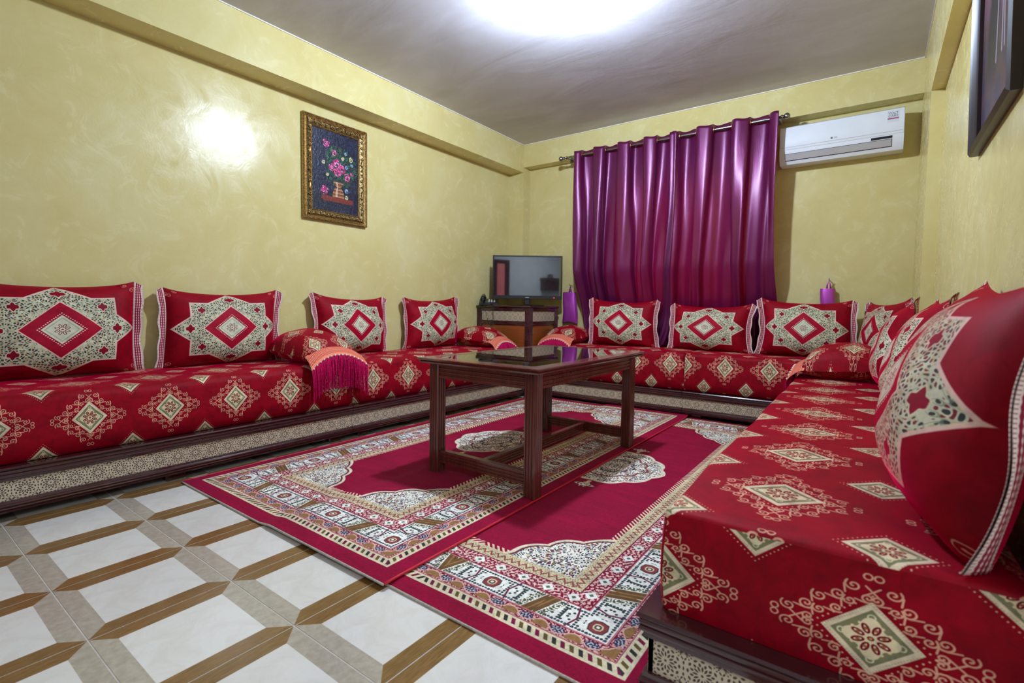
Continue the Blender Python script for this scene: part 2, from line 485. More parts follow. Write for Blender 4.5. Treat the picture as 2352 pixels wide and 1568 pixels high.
def lattice_image():
    """twelve-fold rosette cell"""
    c = CV(384, 384, -0.5, 0.5, -0.5, 0.5, (200, 184, 158))
    HO = (66, 50, 38)
    X, Y = c.X, c.Y
    def hole(cx, cy, rot, a, b, p=1.6):
        a, b = a * 1.1, b * 1.15
        x = (X - cx) * math.cos(rot) + (Y - cy) * math.sin(rot); y = -(X - cx) * math.sin(rot) + (Y - cy) * math.cos(rot)
        d = (np.abs(x) / a) ** p + (np.abs(y) / b) ** p
        c.put(ss(1 - d, 0.35), HO)
    c.put(ss(0.036 - np.hypot(X, Y), 0.01), HO)
    for k in range(12):
        t = k * PI / 6
        hole(0.185 * math.cos(t), 0.185 * math.sin(t), t, 0.066, 0.025)
        t2 = t + PI / 12
        hole(0.285 * math.cos(t2), 0.285 * math.sin(t2), t2, 0.046, 0.030)
        hole(0.385 * math.cos(t), 0.385 * math.sin(t), t + PI / 2, 0.052, 0.030)
    for sx in (-1, 1):
        for sy in (-1, 1):
            for k in range(4):
                t = PI / 4 + k * PI / 2
                hole(sx * 0.5 + 0.085 * math.cos(t) , sy * 0.5 + 0.085 * math.sin(t), t, 0.062, 0.034)
            for (hx_, hy_) in ((0.36, 0.30), (0.30, 0.36), (0.41, 0.36), (0.36, 0.41)): hole(sx * hx_, sy * hy_, math.atan2(sy * hy_, sx * hx_), 0.026, 0.018)
        hole(sx * 0.5, 0, 0, 0.022, 0.05); hole(0, sx * 0.5, 0, 0.05, 0.022)
        for m in (-1, 1):
            hole(sx * 0.5, m * 0.16, 0, 0.026, 0.046); hole(m * 0.16, sx * 0.5, 0, 0.046, 0.026)
            hole(sx * 0.455, m * 0.28, 0.6 * sx * m, 0.022, 0.045); hole(m * 0.28, sx * 0.455, -0.6 * sx * m, 0.045, 0.022)
    return c.image('carved_lattice')
def rug_image():
    """one quarter of the rug; x from the centre line out, y from the centre out, metres"""
    w, h = 1024, 2048; HW, HL = 0.86, 1.73
    FIELD = (140, 4, 46)
    c = CV(w, h, 0, HW, 0, HL, FIELD)
    X, Y = c.X, c.Y
    ex, ey = HW - X, HL - Y
    e = np.minimum(ex, ey); near = ey < ex
    q = np.where(near, X, Y); qc = np.where(near, HW, HL) - q      # along the border, from the centre / from the corner
    A = c.px * 1.2
    g1 = bandnoise(h, w, 36, 58, 21); g2 = bandnoise(h, w, 20, 34, 22); g3 = bandnoise(h, w, 64, 100, 23)
    WHITE = (250, 248, 236); GREEN = (48, 66, 62); MAR = (120, 20, 52); PINK = (206, 128, 128); TAN = (168, 122, 66); BROWN = (112, 80, 44); NAVY = (44, 42, 74)
    inb = lambda a, b: ss(e - a, A) * ss(b - e, A)
    cut = (0.41 - X) / 0.27 + (1.28 - Y) / 0.30
    # corner spandrel and medallion: arabesque on cream
    def arab(mask):
        c.put(mask, (246, 242, 226))
        c.put(mask * ss(g2 - 1.3, 0.4), (176, 140, 84))
        c.put(mask * ss(-g2 - 1.35, 0.3), (150, 52, 70))
        c.put(mask * ss(g1 - 0.95, 0.3), (40, 60, 62))
        c.put(mask * ss(-g1 - 1.35, 0.3), (60, 56, 90))
    ang = np.arctan2(np.maximum(1.28 - Y, 1e-4), np.maximum(0.41 - X, 1e-4))
    scal = 1.0 + 0.10 * np.abs(np.sin(ang * 5.0))
    rr = np.hypot((0.41 - X) / 0.30, (1.28 - Y) / 0.31)
    sp = scal - 0.45 * rr - 0.55 * cut
    arab(ss(sp, A / 0.25)); c.put(ss(0.035 - np.abs(sp - 0.03), 0.02), (232, 220, 190)); c.put(ss(0.02 - np.abs(sp - 0.09), 0.02), (96, 40, 46))
    ang = np.arctan2(Y / 0.33, X / 0.30); r = np.hypot(X / 0.30, Y / 0.34)
    md = 0.97 + 0.07 * np.abs(np.cos(ang * 5.0)) - 0.06 * np.sin(2 * ang) - r
    arab(ss(md, A / 0.3)); c.put(ss(0.035 - np.abs(md - 0.03), 0.02), (232, 220, 190)); c.put(ss(0.02 - np.abs(md - 0.35), 0.02), (120, 60, 50)); c.put(ss(0.02 - np.abs(md - 0.62), 0.02), (60, 60, 60))
    fl = np.hypot(X / 0.055, (Y - 0.42) / 0.035) - 0.25 * np.cos(5 * np.arctan2(Y - 0.42, X + 1e-5))
    arab(ss(0.9 - fl, 0.05)); c.put((X < 0.012) & (np.abs(Y - 0.375) < 0.03), (222, 206, 170))
    # comb teeth round the field
    f = ((q + (e - 0.42) * 0.9) / 0.026) % 1
    c.put(ss(e - 0.40, A) * ss(0.452 - e, A) * ss(0.24 - np.abs(f - 0.5), 0.08) * (sp < 0.0), (230, 210, 176))
    # cream teeth guard
    c.put(inb(0.36, 0.425), (220, 204, 164))
    zz = np.abs((q / 0.034) % 1 - 0.5) * 2
    c.put(inb(0.36, 0.425) * ss(0.20 - np.abs((e - 0.378) / 0.028 - zz * 0.9), 0.1), (150, 70, 66))
    c.put(inb(0.362, 0.42) * ss(g3 - 1.0, 0.4) * 0.7, (92, 92, 70))
    c.put(inb(0.356, 0.362), MAR)
    # pink band
    c.put(inb(0.29, 0.357), (128, 10, 48)); c.put(inb(0.29, 0.357) * ss(g1 - 0.25, 0.3), (232, 196, 180))
    c.put(inb(0.29, 0.357) * ss(g3 - 1.1, 0.4), (232, 206, 190))
    fq = (qc / 0.105) % 1 - 0.5
    dd = np.abs(fq) * 0.105 / 0.026 + np.abs(e - 0.3235) / 0.026
    c.put(inb(0.29, 0.357) * ss(1 - dd, 0.08), WHITE); c.put(inb(0.29, 0.357) * ss(0.35 - dd, 0.1), (90, 110, 80))
    # main band
    M = inb(0.168, 0.288)
    c.put(M, WHITE)
    p0 = np.where(near, 0.633, 1.503); per = np.where(near, 0.422, 0.430)
    kk = np.floor((p0 - q) / per + 0.5); p = (p0 - q) - kk * per; p = np.where((p0 - q) < -per / 2, (p0 - q), p)
    t = e - 0.228
    cell = 0.0125
    ip = np.floor(np.abs(p) / cell); it = np.floor(np.abs(t) / cell)
    hsh = (ip * 7 + it * 5 + (ip * it)) % 5
    blob = np.hypot((np.abs(p) / cell) % 1 - 0.5, (np.abs(t) / cell) % 1 - 0.5)
    rv = np.hypot(p, t * 1.1)
    c.put(M * (hsh < 1.5) * ss(0.40 - blob, 0.1) * (rv > 0.045) * (np.abs(t) < 0.05), GREEN)
    c.put(M * ss(0.0035 - np.abs(np.abs(p) - 0.075 - 0.3 * np.abs(t)), 0.002), (104, 26, 54))
    c.put(M * ss(0.0035 - np.abs(np.abs(p) - 0.125), 0.002) * (np.abs(t) < 0.035), GREEN)
    c.put(M * ss(0.003 - np.abs(np.abs(t) - 0.047), 0.002) * (ip % 2 > 0), (60, 70, 90))
    oc = np.maximum(np.abs(p), np.abs(t)) * 0.75 + (np.abs(p) + np.abs(t)) * 0.3
    c.put(M * ss(0.036 - oc, 0.002), (60, 60, 52)); c.put(M * ss(0.032 - oc, 0.002), (140, 62, 60)); c.put(M * ss(0.019 - oc, 0.002), (220, 210, 170)); c.put(M * ss(0.013 - oc, 0.002), (96, 60, 48)); c.put(M * ss(0.007 - oc, 0.002), WHITE)
    sl = np.abs(p) - 0.205 + 0.35 * t * np.sign(p)
    inner = ss(0.052 - np.abs(sl), 0.002) * (qc > 0.26)
    c.put(M * inner * ss(g3 - 0.2, 0.3), (100, 100, 60)); 
    c.put(M * ss(0.022 - np.abs(sl), 0.002) * (qc > 0.26), BROWN); c.put(M * ss(0.002 - np.abs(np.abs(sl) - 0.024), 0.0015) * (qc > 0.26), WHITE)
    c.put(M * ss(0.004 - np.abs(sl), 0.002) * (qc > 0.26), (150, 116, 70))
    dg = np.abs(ex - ey)
    # edges of the main band, brown flowers, dashes
    for (a_, col) in ((0.166, MAR), (0.171, PINK), (0.287, PINK), (0.291, MAR), (0.116, MAR), (0.120, PINK)):
        c.put(ss(0.0022 - np.abs(e - a_), 0.0012), col)
    c.put(inb(0.121, 0.165), (112, 20, 48))
    F2 = inb(0.121, 0.165)
    fq = (qc / 0.118) % 1
    c.put(F2 * ss(g1 - 0.2, 0.3), (222, 156, 150)); c.put(F2 * ss(g3 - 0.7, 0.4), (236, 206, 196))
    tri = ss(0.020 - np.abs((fq - 0.25) * 0.118) * (0.6 + 14 * (e - 0.125)), 0.003)
    c.put(F2 * tri * ss(e - 0.126, 0.002) * ss(0.158 - e, 0.002), (150, 112, 66))
    bl = np.hypot((fq - 0.75) * 0.118 / 1.4, e - 0.143)
    c.put(F2 * ss(0.018 - bl, 0.002), NAVY); c.put(F2 * ss(0.016 - bl, 0.002) * ss(g3 - 0.1, 0.3), (190, 188, 190)); 
    c.put(F2 * ss(0.003 - np.abs(e - 0.143 - 0.016 * np.sin(2 * PI * fq)), 0.002), (226, 178, 160))
    D = inb(0.070, 0.116)
    c.put(D, (228, 214, 178))
    s_ = (q + (e - 0.093) * 0.55) / 0.030; fs_ = np.abs(s_ % 1 - 0.5); k3 = np.floor(s_) % 3
    dm = ss(0.24 - fs_, 0.06) * ss(e - 0.082, 0.002) * ss(0.107 - e, 0.002)
    for k, col in ((0, (44, 50, 44)), (1, (116, 24, 60)), (2, (96, 84, 44))): c.put(dm * (k3 == k), col)
    c.put(inb(-1, 0.070), (144, 2, 48))
    wv = 1.0 + 0.05 * NR.standard_normal((h, w)).astype(np.float32)
    c.a *= wv[..., None]
    return c.image('woven_rug')
def bouquet_image():
    w, h = 512, 720
    c = CV(w, h, 0, 1, 0, 1.4, (18, 20, 36))
    X, Y = c.X, c.Y
    n = bandnoise(h, w, 6, 14, 31); n2 = bandnoise(h, w, 40, 80, 32)
    c.put(ss(n - 0.2, 1.2) * 0.6, (24, 26, 48)); c.put(ss(-n - 0.4, 1.0) * 0.5, (40, 54, 96))
    c.put((Y < 0.34) * 0.45, (20, 24, 36)); c.put(ss(n2 - 1.5, 0.5) * 0.5, (120, 140, 190))
    rs = random.Random(3)
    for k in range(950):
        t = rs.random() * 2 * PI; r = math.sqrt(rs.random())
        x = 0.60 + 0.36 * r * math.cos(t); y = 0.80 + 0.36 * r * math.sin(t)
        L = 0.02 + 0.035 * rs.random(); a = rs.random() * PI; x += 0.02 * math.sin(9 * y)
        c.seg((x, y), (x + L * math.cos(a), y + L * math.sin(a)), 0.012, rs.choice([(30, 92, 54), (58, 126, 74), (18, 44, 38), (70, 60, 54), (20, 30, 40), (34, 84, 66), (14, 20, 34)]))
    for (x0, y0, x1, y1) in ((0.22, 0.255, 0.86, 0.255), (0.20, 0.225, 0.88, 0.225), (0.24, 0.20, 0.86, 0.20)):
        c.seg((x0, y0), (x1, y1), 0.035, (112, 44, 36))
    for k in range(40):
        t = k / 39; hw = 0.10 * abs(math.cos(t * 2.6 - 0.2)) ** 0.6 + 0.025
        y = 0.28 + 0.26 * t
        q3 = (k // 3) % 3; c.seg((0.56 - hw, y), (0.56 + hw, y), 0.010, (176 - 46 * q3, 120 - 34 * q3, 84 - 20 * q3)); c.seg((0.56 - hw * 0.5, y), (0.56 - hw * 0.2, y), 0.008, (216, 176, 140))
    def rose(x, y, R, cols):
        for k in range(46):
            t = rs.random() * 2 * PI; r = R * math.sqrt(rs.random()); a = t + PI / 2
            px, py = x + r * math.cos(t), y + r * math.sin(t); l = R * 0.35
            c.seg((px - l * math.cos(a) / 2, py - l * math.sin(a) / 2), (px + l * math.cos(a) / 2, py + l * math.sin(a) / 2), R * 0.16, rs.choice(cols))
    PK = [(208, 60, 130), (232, 110, 170), (170, 30, 96), (120, 16, 70), (240, 160, 200)]
    YL = [(220, 210, 140), (240, 236, 200), (170, 150, 80)]
    BL = [(120, 160, 210), (200, 220, 240), (80, 110, 160)]
    for (x, y, R) in ((0.52, 0.86, 0.09), (0.42, 0.78, 0.07), (0.63, 0.78, 0.08), (0.54, 0.72, 0.08), (0.75, 0.66, 0.07), (0.30, 1.18, 0.07), (0.47, 1.04, 0.055), (0.26, 0.36, 0.075), (0.86, 0.74, 0.04)): rose(x, y, R, PK)
    for (x, y, R) in ((0.84, 1.00, 0.045), (0.66, 0.98, 0.035), (0.24, 0.84, 0.035), (0.32, 0.64, 0.03), (0.74, 0.30, 0.035)): rose(x, y, R, YL)
    for (x, y, R) in ((0.74, 0.84, 0.035), (0.72, 1.08, 0.03), (0.74, 0.42, 0.04), (0.86, 0.90, 0.03)): rose(x, y, R, BL)
    c.put(ss(n2 - 1.7, 0.5) * 0.35, (200, 210, 230))
    return c.image('flower_canvas')
def study_image():
    w, h = 256, 512
    c = CV(w, h, 0, 1, 0, 2, (58, 50, 66))
    X, Y = c.X, c.Y
    n = bandnoise(h, w, 2, 5, 41)
    c.put(ss(n, 1.5) * 0.7, (86, 62, 56)); c.put(ss(Y - 0.9 - 0.15 * n, 0.6) * 0.8, (124, 84, 92))
    c.put(ss(0.16 - np.abs(X - 0.42 + 0.1 * np.sin(3 * Y)), 0.1) * ss(1.1 - Y, 0.3) * ss(Y - 0.35, 0.2), (44, 40, 42))
    for k in range(3):
        pts = [(0.40 + 0.09 * k + 0.10 * math.sin(0.8 * t + k) , t) for t in [0.4 + 0.1 * j for j in range(8 + 2 * k)]]
        c.line(pts, 0.025, (150, 140, 150))
    return c.image('study_canvas')
IM = dict(fabric=fabric_image(), star=star_image(), trim=trim_image(), crochet=crochet_image(), lattice=lattice_image(), rug=rug_image(), bouquet=bouquet_image(), study=study_image())
def tex(t, im, scale=None, ext='REPEAT'):
    uv = t.n('ShaderNodeUVMap'); uv.uv_map = 'uv'
    x = t.n('ShaderNodeTexImage'); x.image = im; x.extension = ext
    co = uv.outputs[0]
    if scale:
        mp = t.n('ShaderNodeMapping'); mp.inputs['Scale'].default_value = scale; t.l(co, mp.inputs[0]); co = mp.outputs[0]
    t.l(co, x.inputs[0]); return x.outputs[0]
def velvet(name, im, k=0.26):
    t = NT(name); c = tex(t, im); co = t.coord()
    n = t.noise(co, 16, 6, 0.7, dist=0.8); n2 = t.noise(co, 5.0, 4, 0.6, (1, 1, 2.2), dist=0.5)
    m = t.ramp(n, [(0.25, (1 - k * 1.6,) * 3), (0.5, (1,) * 3), (0.75, (1 + k,) * 3)])
    col = t.mix(1.0, c, m, 'MULTIPLY')
    m2 = t.ramp(n2, [(0.3, (0.78,) * 3), (0.7, (1.12,) * 3)])
    col = t.mix(1.0, col, m2, 'MULTIPLY')
    g = t.noise(co, 420, 2)
    t.bsdf(col, 0.6, Sheen_Weight=0.9, Sheen_Roughness=0.35, Sheen_Tint=(0.85, 0.0, 0.08, 1), Specular_IOR_Level=0.12, Normal=t.bump(g, 0.12, 0.002))
    return t.m
M = {}
M['velvet'] = velvet('medallion_velvet', IM['fabric'])
M['star'] = velvet('star_velvet', IM['star'], 0.20)
def simple_tex(name, im, rough, bump=0.0, bs=300, ext='REPEAT', **kw):
    t = NT(name); c = tex(t, im, ext=ext)
    if bump:
        g = t.noise(t.coord(), bs, 2); kw['Normal'] = t.bump(g, bump, 0.003)
    t.bsdf(c, rough, **kw); return t.m
M['trim'] = simple_tex('braid_trim', IM['trim'], 0.8, 0.5, 500)
M['crochet'] = simple_tex('crochet', IM['crochet'], 0.85, 0.5, 300)
M['lattice'] = simple_tex('carved_lattice', IM['lattice'], 0.45, 0.1, 200)
def rug_mat():
    t = NT('rug_pile'); c = tex(t, IM['rug'], ext='MIRROR'); co = t.coord()
    n = t.noise(co, 4.5, 5, 0.65, (0.8, 3.4, 1), dist=0.5); g = t.noise(co, 260, 2); g2 = t.noise(co, 90, 3)
    m = t.ramp(n, [(0.3, (0.74,) * 3), (0.7, (1.16,) * 3)])  # streaks put the sheen of the pile's stroke marks into the colour
    m3 = t.ramp(g2, [(0.3, (0.86,) * 3), (0.7, (1.2,) * 3)])
    col = t.mix(1.0, t.mix(1.0, c, m, 'MULTIPLY'), m3, 'MULTIPLY')
    t.bsdf(col, 0.85, Sheen_Weight=0.12, Sheen_Roughness=0.45, Sheen_Tint=(1.0, 0.2, 0.5, 1), Specular_IOR_Level=0.15, Normal=t.bump(g, 0.6, 0.004))
    return t.m
M['rug'] = rug_mat()
M['canvas'] = simple_tex('flower_painting', IM['bouquet'], 0.28, 0.8, 60, Coat_Weight=0.4)
M['study'] = simple_tex('dark_painting', IM['study'], 0.4, 0.2, 40, Specular_IOR_Level=0.2)
M['wood'] = wood('dark_lacquered_wood', (46, 18, 22), (76, 36, 38), 0.18, (1, 1, 10))
M['wood_v'] = wood('table_wood', (78, 30, 26), (116, 58, 46), 0.26, (14, 14, 1))
M['orange_wood'] = wood('orange_wood', (122, 60, 24), (156, 84, 36), 0.35, (1, 1, 8))
M['wall'] = wall_mat('yellow_polished_plaster', (212, 198, 138), (218, 208, 158), (204, 188, 124))
M['back'] = plain('pale_kitchen_wall', (186, 192, 196), 0.4, 0.03, 4)
M['white'] = plain('white_plastic', (226, 230, 238), 0.32, 0.01, 8)
M['greyplastic'] = plain('grey_plastic', (176, 172, 172), 0.4, 0.01, 8)
M['black'] = plain('black_plastic', (20, 20, 24), 0.3, 0.03, 20)
M['chrome'] = plain('brushed_steel', (150, 150, 150), 0.25, 0.05, 60, Metallic=1.0)
M['bronze'] = plain('grommet_metal', (210, 150, 120), 0.3, 0.05, 60, Metallic=1.0)
M['gold'] = plain('antique_gold', (164, 132, 78), 0.34, 0.35, 90, 0.5, Metallic=0.75)
M['darkgold'] = plain('carved_dark_gold', (96, 78, 44), 0.4, 0.9, 70, 1.0, Metallic=0.6)
M['frame'] = plain('dark_frame', (44, 32, 36), 0.3, 0.1, 8, Specular_IOR_Level=0.3)
M['grout'] = plain('tile_grout', (206, 198, 188), 0.7, 0.08, 30)
M['rugback'] = plain('rug_backing', (176, 164, 152), 0.9, 0.1, 120)
M['cord'] = plain('red_cord', (196, 20, 44), 0.6, 0.1, 200)
M['maroon'] = plain('maroon_cloth', (120, 6, 30), 0.7, 0.1, 60)
M['fringe'] = plain('magenta_silk_fringe', (186, 0, 78), 0.5, 0.35, 160, Specular_IOR_Level=0.2)
M['bead'] = plain('pearl_bead', (238, 220, 220), 0.3, 0.02, 10)
M['cream_strip'] = plain('pale_ceiling_bead', (224, 218, 204), 0.5, 0.02, 20)
def ceiling_mat():
    t = NT('grey_polished_ceiling'); co = t.coord()
    n1 = t.noise(co, 1.3, 5, 0.55, (1.0, 2.2, 1), dist=0.8); n2 = t.noise(co, 4.5, 6, 0.6, (1, 1.6, 1), dist=1.2)
    col = t.ramp(n1, [(0.3, L3(184, 180, 184)), (0.7, L3(202, 200, 210))])
    t.bsdf(col, t.ramp(n2, [(0.3, (0.38,) * 3), (0.7, (0.55,) * 3)]), Normal=t.bump(t.math('ADD', n1, t.math('MULTIPLY', n2, 0.15)), 0.12, 0.04), Specular_IOR_Level=0.35)
    return t.m
M['ceiling'] = ceiling_mat()
def tile_mat():
    """white marble centre in a mitred frame: brown on the sides along Y, grey-beige on the sides along X"""
    t = NT('framed_floor_tile'); uv = t.n('ShaderNodeUVMap'); uv.uv_map = 'uv'
    sep = t.n('ShaderNodeSeparateXYZ'); t.l(uv.outputs[0], sep.inputs[0])
    u, v = sep.outputs[0], sep.outputs[1]
    eu = t.math('MINIMUM', u, t.math('SUBTRACT', 1.0, u)); ev = t.math('MINIMUM', v, t.math('SUBTRACT', 1.0, v))
    w = 0.142
    inner = t.math('MULTIPLY', t.math('GREATER_THAN', eu, w), t.math('GREATER_THAN', ev, w))
    br = t.math('LESS_THAN', eu, ev)
    co = t.coord(); oi = t.n('ShaderNodeObjectInfo')
    n = t.noise(co, 7, 6, 0.65, dist=1.0); nf = t.noise(co, 40, 4, 0.6); ng = t.noise(co, 30, 4, 0.6, (6, 0.6, 1)) 
    white = t.ramp(n, [(0.3, L3(220, 214, 204)), (0.55, L3(232, 229, 222)), (0.75, L3(226, 223, 218))])
    brown = t.ramp(ng, [(0.3, L3(108, 76, 40)), (0.7, L3(146, 110, 66))])
    grey = t.ramp(nf, [(0.3, L3(168, 156, 138)), (0.7, L3(190, 180, 164))])
    c = t.mix(br, grey, brown); c = t.mix(inner, c, white)
    r = oi.outputs['Random']; vv = t.math('ADD', 0.95, t.math('MULTIPLY', r, 0.08))
    cr = t.n('ShaderNodeCombineXYZ')
    for k in range(3): t.l(vv, cr.inputs[k])
    c = t.mix(1.0, c, cr.outputs[0], 'MULTIPLY')
    t.bsdf(c, 0.16, Specular_IOR_Level=0.5, Normal=t.bump(n, 0.03, 0.01))
    return t.m
M['tile'] = tile_mat()
def satin(name, front, back, trans=0.30):
    t = NT(name); co = t.coord()
    g = t.noise(co, 60, 3, 0.6, (3.0, 1, 0.25)); g2 = t.noise(co, 14, 4, 0.6, (2.0, 1, 0.5))
    p = t.n('ShaderNodeBsdfPrincipled')
    col = t.ramp(g2, [(0.3, L3(*front)), (0.7, tuple(min(1, x * 1.35) for x in L3(*front)[:3]) + (1,))])
    t.l(col, p.inputs['Base Color']); p.inputs['Roughness'].default_value = 0.34; p.inputs['Metallic'].default_value = 0.45
    p.inputs['Coat Weight'].default_value = 0.55; p.inputs['Coat Roughness'].default_value = 0.30; p.inputs['Coat IOR'].default_value = 1.6; p.inputs['Coat Tint'].default_value = (0.95, 0.80, 1.0, 1)
    nb = t.bump(t.math('ADD', g, t.math('MULTIPLY', g2, 0.8)), 0.28, 0.006); t.l(nb, p.inputs['Normal'])
    tr = t.n('ShaderNodeBsdfTranslucent'); tr.inputs[0].default_value = L3(*back)
    mx = t.n('ShaderNodeMixShader'); mx.inputs[0].default_value = trans
    t.l(p.outputs[0], mx.inputs[1]); t.l(tr.outputs[0], mx.inputs[2]); t.l(mx.outputs[0], t.out.inputs[0])
    return t.m
M['satin'] = satin('purple_satin', (104, 28, 84), (255, 20, 80), 0.26)
M['satin2'] = satin('purple_satin_tie', (176, 64, 170), (160, 20, 110), 0.1)
def glass_mat():
    t = NT('window_glass'); 
    a = t.n('ShaderNodeBsdfTransparent'); a.inputs[0].default_value = (0.9, 0.95, 0.95, 1)
    b = t.n('ShaderNodeBsdfGlossy'); b.inputs['Roughness'].default_value = 0.02
    m = t.n('ShaderNodeMixShader'); m.inputs[0].default_value = 0.06
    t.l(a.outputs[0], m.inputs[1]); t.l(b.outputs[0], m.inputs[2]); t.l(m.outputs[0], t.out.inputs[0]); return t.m
M['glass'] = glass_mat()
def darkglass(name, col, rough, spec=1.0, coat=1.0, ior=1.5):
    t = NT(name); t.bsdf(L3(*col), rough, Specular_IOR_Level=spec, Coat_Weight=coat, Coat_Roughness=0.01, Coat_IOR=ior, IOR=ior); return t.m
M['tableglass'] = darkglass('dark_table_glass', (30, 12, 12), 0.03, 0.6, 1.0, 1.9)
M['screen'] = darkglass('tv_screen', (10, 12, 16), 0.04, 0.8, 1.0, 1.8)
M['bulb'] = emit('lit_lamp_glass', (214, 232, 255), BULB_STRENGTH)

# ================================================================ structure
XL, XB, YB, YW, ZC = -3.861, -3.634, 5.100, 5.244, 3.014
XC, XR, YF = 0.234, 0.306, 4.317
YR = -2.4
# floor: slab (grout bed) with every tile a piece of its own
TX, TY, OX, OY = 0.4155, 0.4005, -1.845, 0.408
fl = struct(MB().box(XL - .1, 4.2, YR - .1, YW + .1, -0.12, -0.0012).build('floor', M['grout']))
def tile_mesh(x0, x1, y0, y1, u0, u1, v0, v1):
    g = 0.0018; b = 0.0006; z = 0.0
    mb = MB()
    def P(x, y, zz): return (x, y, zz)
    o = [(x0 + g, y0 + g), (x1 - g, y0 + g), (x1 - g, y1 - g), (x0 + g, y1 - g)]
    i = [(x0 + g + b, y0 + g + b), (x1 - g - b, y0 + g + b), (x1 - g - b, y1 - g - b), (x0 + g + b, y1 - g - b)]
    vs = [(*p, -0.0011) for p in o] + [(*p, -b) for p in o] + [(*p, 0.0) for p in i]
    fs = [(8, 9, 10, 11)] + [(k, (k + 1) % 4, 4 + (k + 1) % 4, 4 + k) for k in range(4)] + [(4 + k, 4 + (k + 1) % 4, 8 + (k + 1) % 4, 8 + k) for k in range(4)]
    def uv(p): return (u0 + (u1 - u0) * (p[0] - x0) / (x1 - x0), v0 + (v1 - v0) * (p[1] - y0) / (y1 - y0))
    mb.add(vs, fs, [[uv(vs[k]) for k in f] for f in fs])
    return mb
full = tile_mesh(0, TX, 0, TY, 0, 1, 0, 1).mesh('tile', M['tile'])
i0 = math.floor((XL - OX) / TX); j0 = math.floor((-0.9 - OY) / TY)
i = i0
while OX + i * TX < 0.85:
    j = j0
    while OY + j * TY < YW:
        xa, ya = OX + i * TX, OY + j * TY; xb, yb = xa + TX, ya + TY
        cx0, cx1, cy0, cy1 = max(xa, XL), min(xb, XR if ya > -0.4 else xb), max(ya, -9), min(yb, YW)
        if cx1 - cx0 > 0.01 and cy1 - cy0 > 0.01:
            if (cx0, cx1, cy0, cy1) == (xa, xb, ya, yb): me = full
            else: me = tile_mesh(cx0 - xa, cx1 - xa, cy0 - ya, cy1 - ya, (cx0 - xa) / TX, (cx1 - xa) / TX, (cy0 - ya) / TY, (cy1 - ya) / TY).mesh('tile', M['tile'])
            o = bpy.data.objects.new('tile', me); o.location = (xa, ya, 0); o.parent = fl; COL.objects.link(o)
        j += 1
    i += 1
def wbox(name, *b, mat='wall'):
    return struct(MB().box(*b).build(name, M[mat]))
wbox('wall_left', XL - 0.12, XL, YR, YW, -0.01, ZC)
# back wall with the window opening
WX0, WX1, WZ0, WZ1 = -2.34, -1.02, 1.06, 2.32
mb = MB(); T = 0.14
mb.box(XL, WX0, YW, YW + T, -0.01, ZC).box(WX1, 0.5, YW, YW + T, -0.01, ZC).box(WX0, WX1, YW, YW + T, -0.01, WZ0).box(WX0, WX1, YW, YW + T, WZ1, ZC)
struct(mb.build('wall_back', M['wall']))
wbox('wall_right', XR, XR + 0.14, 1.10, YW, -0.01, ZC)
wbox('wall_front', XL, 4.0, YR - 0.12, YR, -0.01, ZC, mat='back')
struct(MB().box(4.0, 4.12, YR, 1.10, -0.01, ZC).box(XR + 0.14, 4.12, 1.10, 1.22, -0.01, ZC).build('wall_hall', M['back']))
wbox('ceiling', XL - .1, 4.2, YR - .1, YW + .1, ZC, ZC + 0.12, mat='ceiling')
wbox('trim_1', XL, XB, YR, YB, 2.677, ZC)                 # beam along the left wall
wbox('trim_2', XL, XC, YB, YW, 2.738, ZC)                 # beam along the back wall
wbox('trim_3', XC, XR, 1.10, YF, 2.475, ZC)              # beam along the right wall
wbox('trim_4', XL, XB, YB, YW, 0, 2.738)                  # column in the left corner
wbox('trim_5', XC, XR, YF, YW, 0, ZC)                     # column in the right corner
mb = MB(); q = 0.008
mb.box(XB, XB + q, YR, YB, ZC - q, ZC).box(XB, XC, YB - q, YB, ZC - q, ZC).box(XC - q, XC, 1.10, YB, ZC - q, ZC)
struct(mb.build('trim_6', M['cream_strip']))
d1 = struct(empty('door_1', (1.10, YR, 0)))
MB().box(-.27, -.16, .001, .05, 0, 2.35).box(.12, .27, .001, .05, 0, 2.35).box(-.16, .12, .001, .05, 2.25, 2.35).build('door_frame', M['wood'], d1)
MB().box(-.16, .12, .010, .03, 0, 2.25).build('door_leaf', plain('rose_door', (226, 120, 118), 0.5, 0.05, 6), d1)
# window behind the curtains
wn = struct(empty('window_1', (0, 0, 0)))
mb = MB(); f = 0.05
mb.box(WX0, WX0 + f, YW + .03, YW + .09, WZ0, WZ1, .004).box(WX1 - f, WX1, YW + .03, YW + .09, WZ0, WZ1, .004).box(WX0 + f, WX1 - f, YW + .03, YW + .09, WZ0, WZ0 + f, .004).box(WX0 + f, WX1 - f, YW + .03, YW + .09, WZ1 - f, WZ1, .004)
xm = (WX0 + WX1) / 2
mb.box(xm - .03, xm + .03, YW + .03, YW + .09, WZ0 + f, WZ1 - f, .004)
mb.build('window_frame', M['white'], wn)
for a, b in ((WX0 + f, xm - .03), (xm + .03, WX1 - f)):
    MB().box(a, b, YW + .057, YW + .061, WZ0 + f, WZ1 - f).build('pane', M['glass'], wn)

# ================================================================ ceiling lamp (just above the frame)
lp = empty('ceiling_lamp', (-1.62, 2.66, ZC), 0, 'bare white bulb on a short stem under the middle of the ceiling', 'lamp')
MB().tube([(0, 0, 0), (0, 0, -.02)], 0.05, 20).build('ceiling_rose', M['white'], lp, 40)
MB().tube([(0, 0, -.02), (0, 0, -.055)], 0.022, 12).build('stem', M['white'], lp, 40)
MB().ball((0, 0, -.115), (.070, .070, .062), 16, 10).build('bulb', M['bulb'], lp, True)

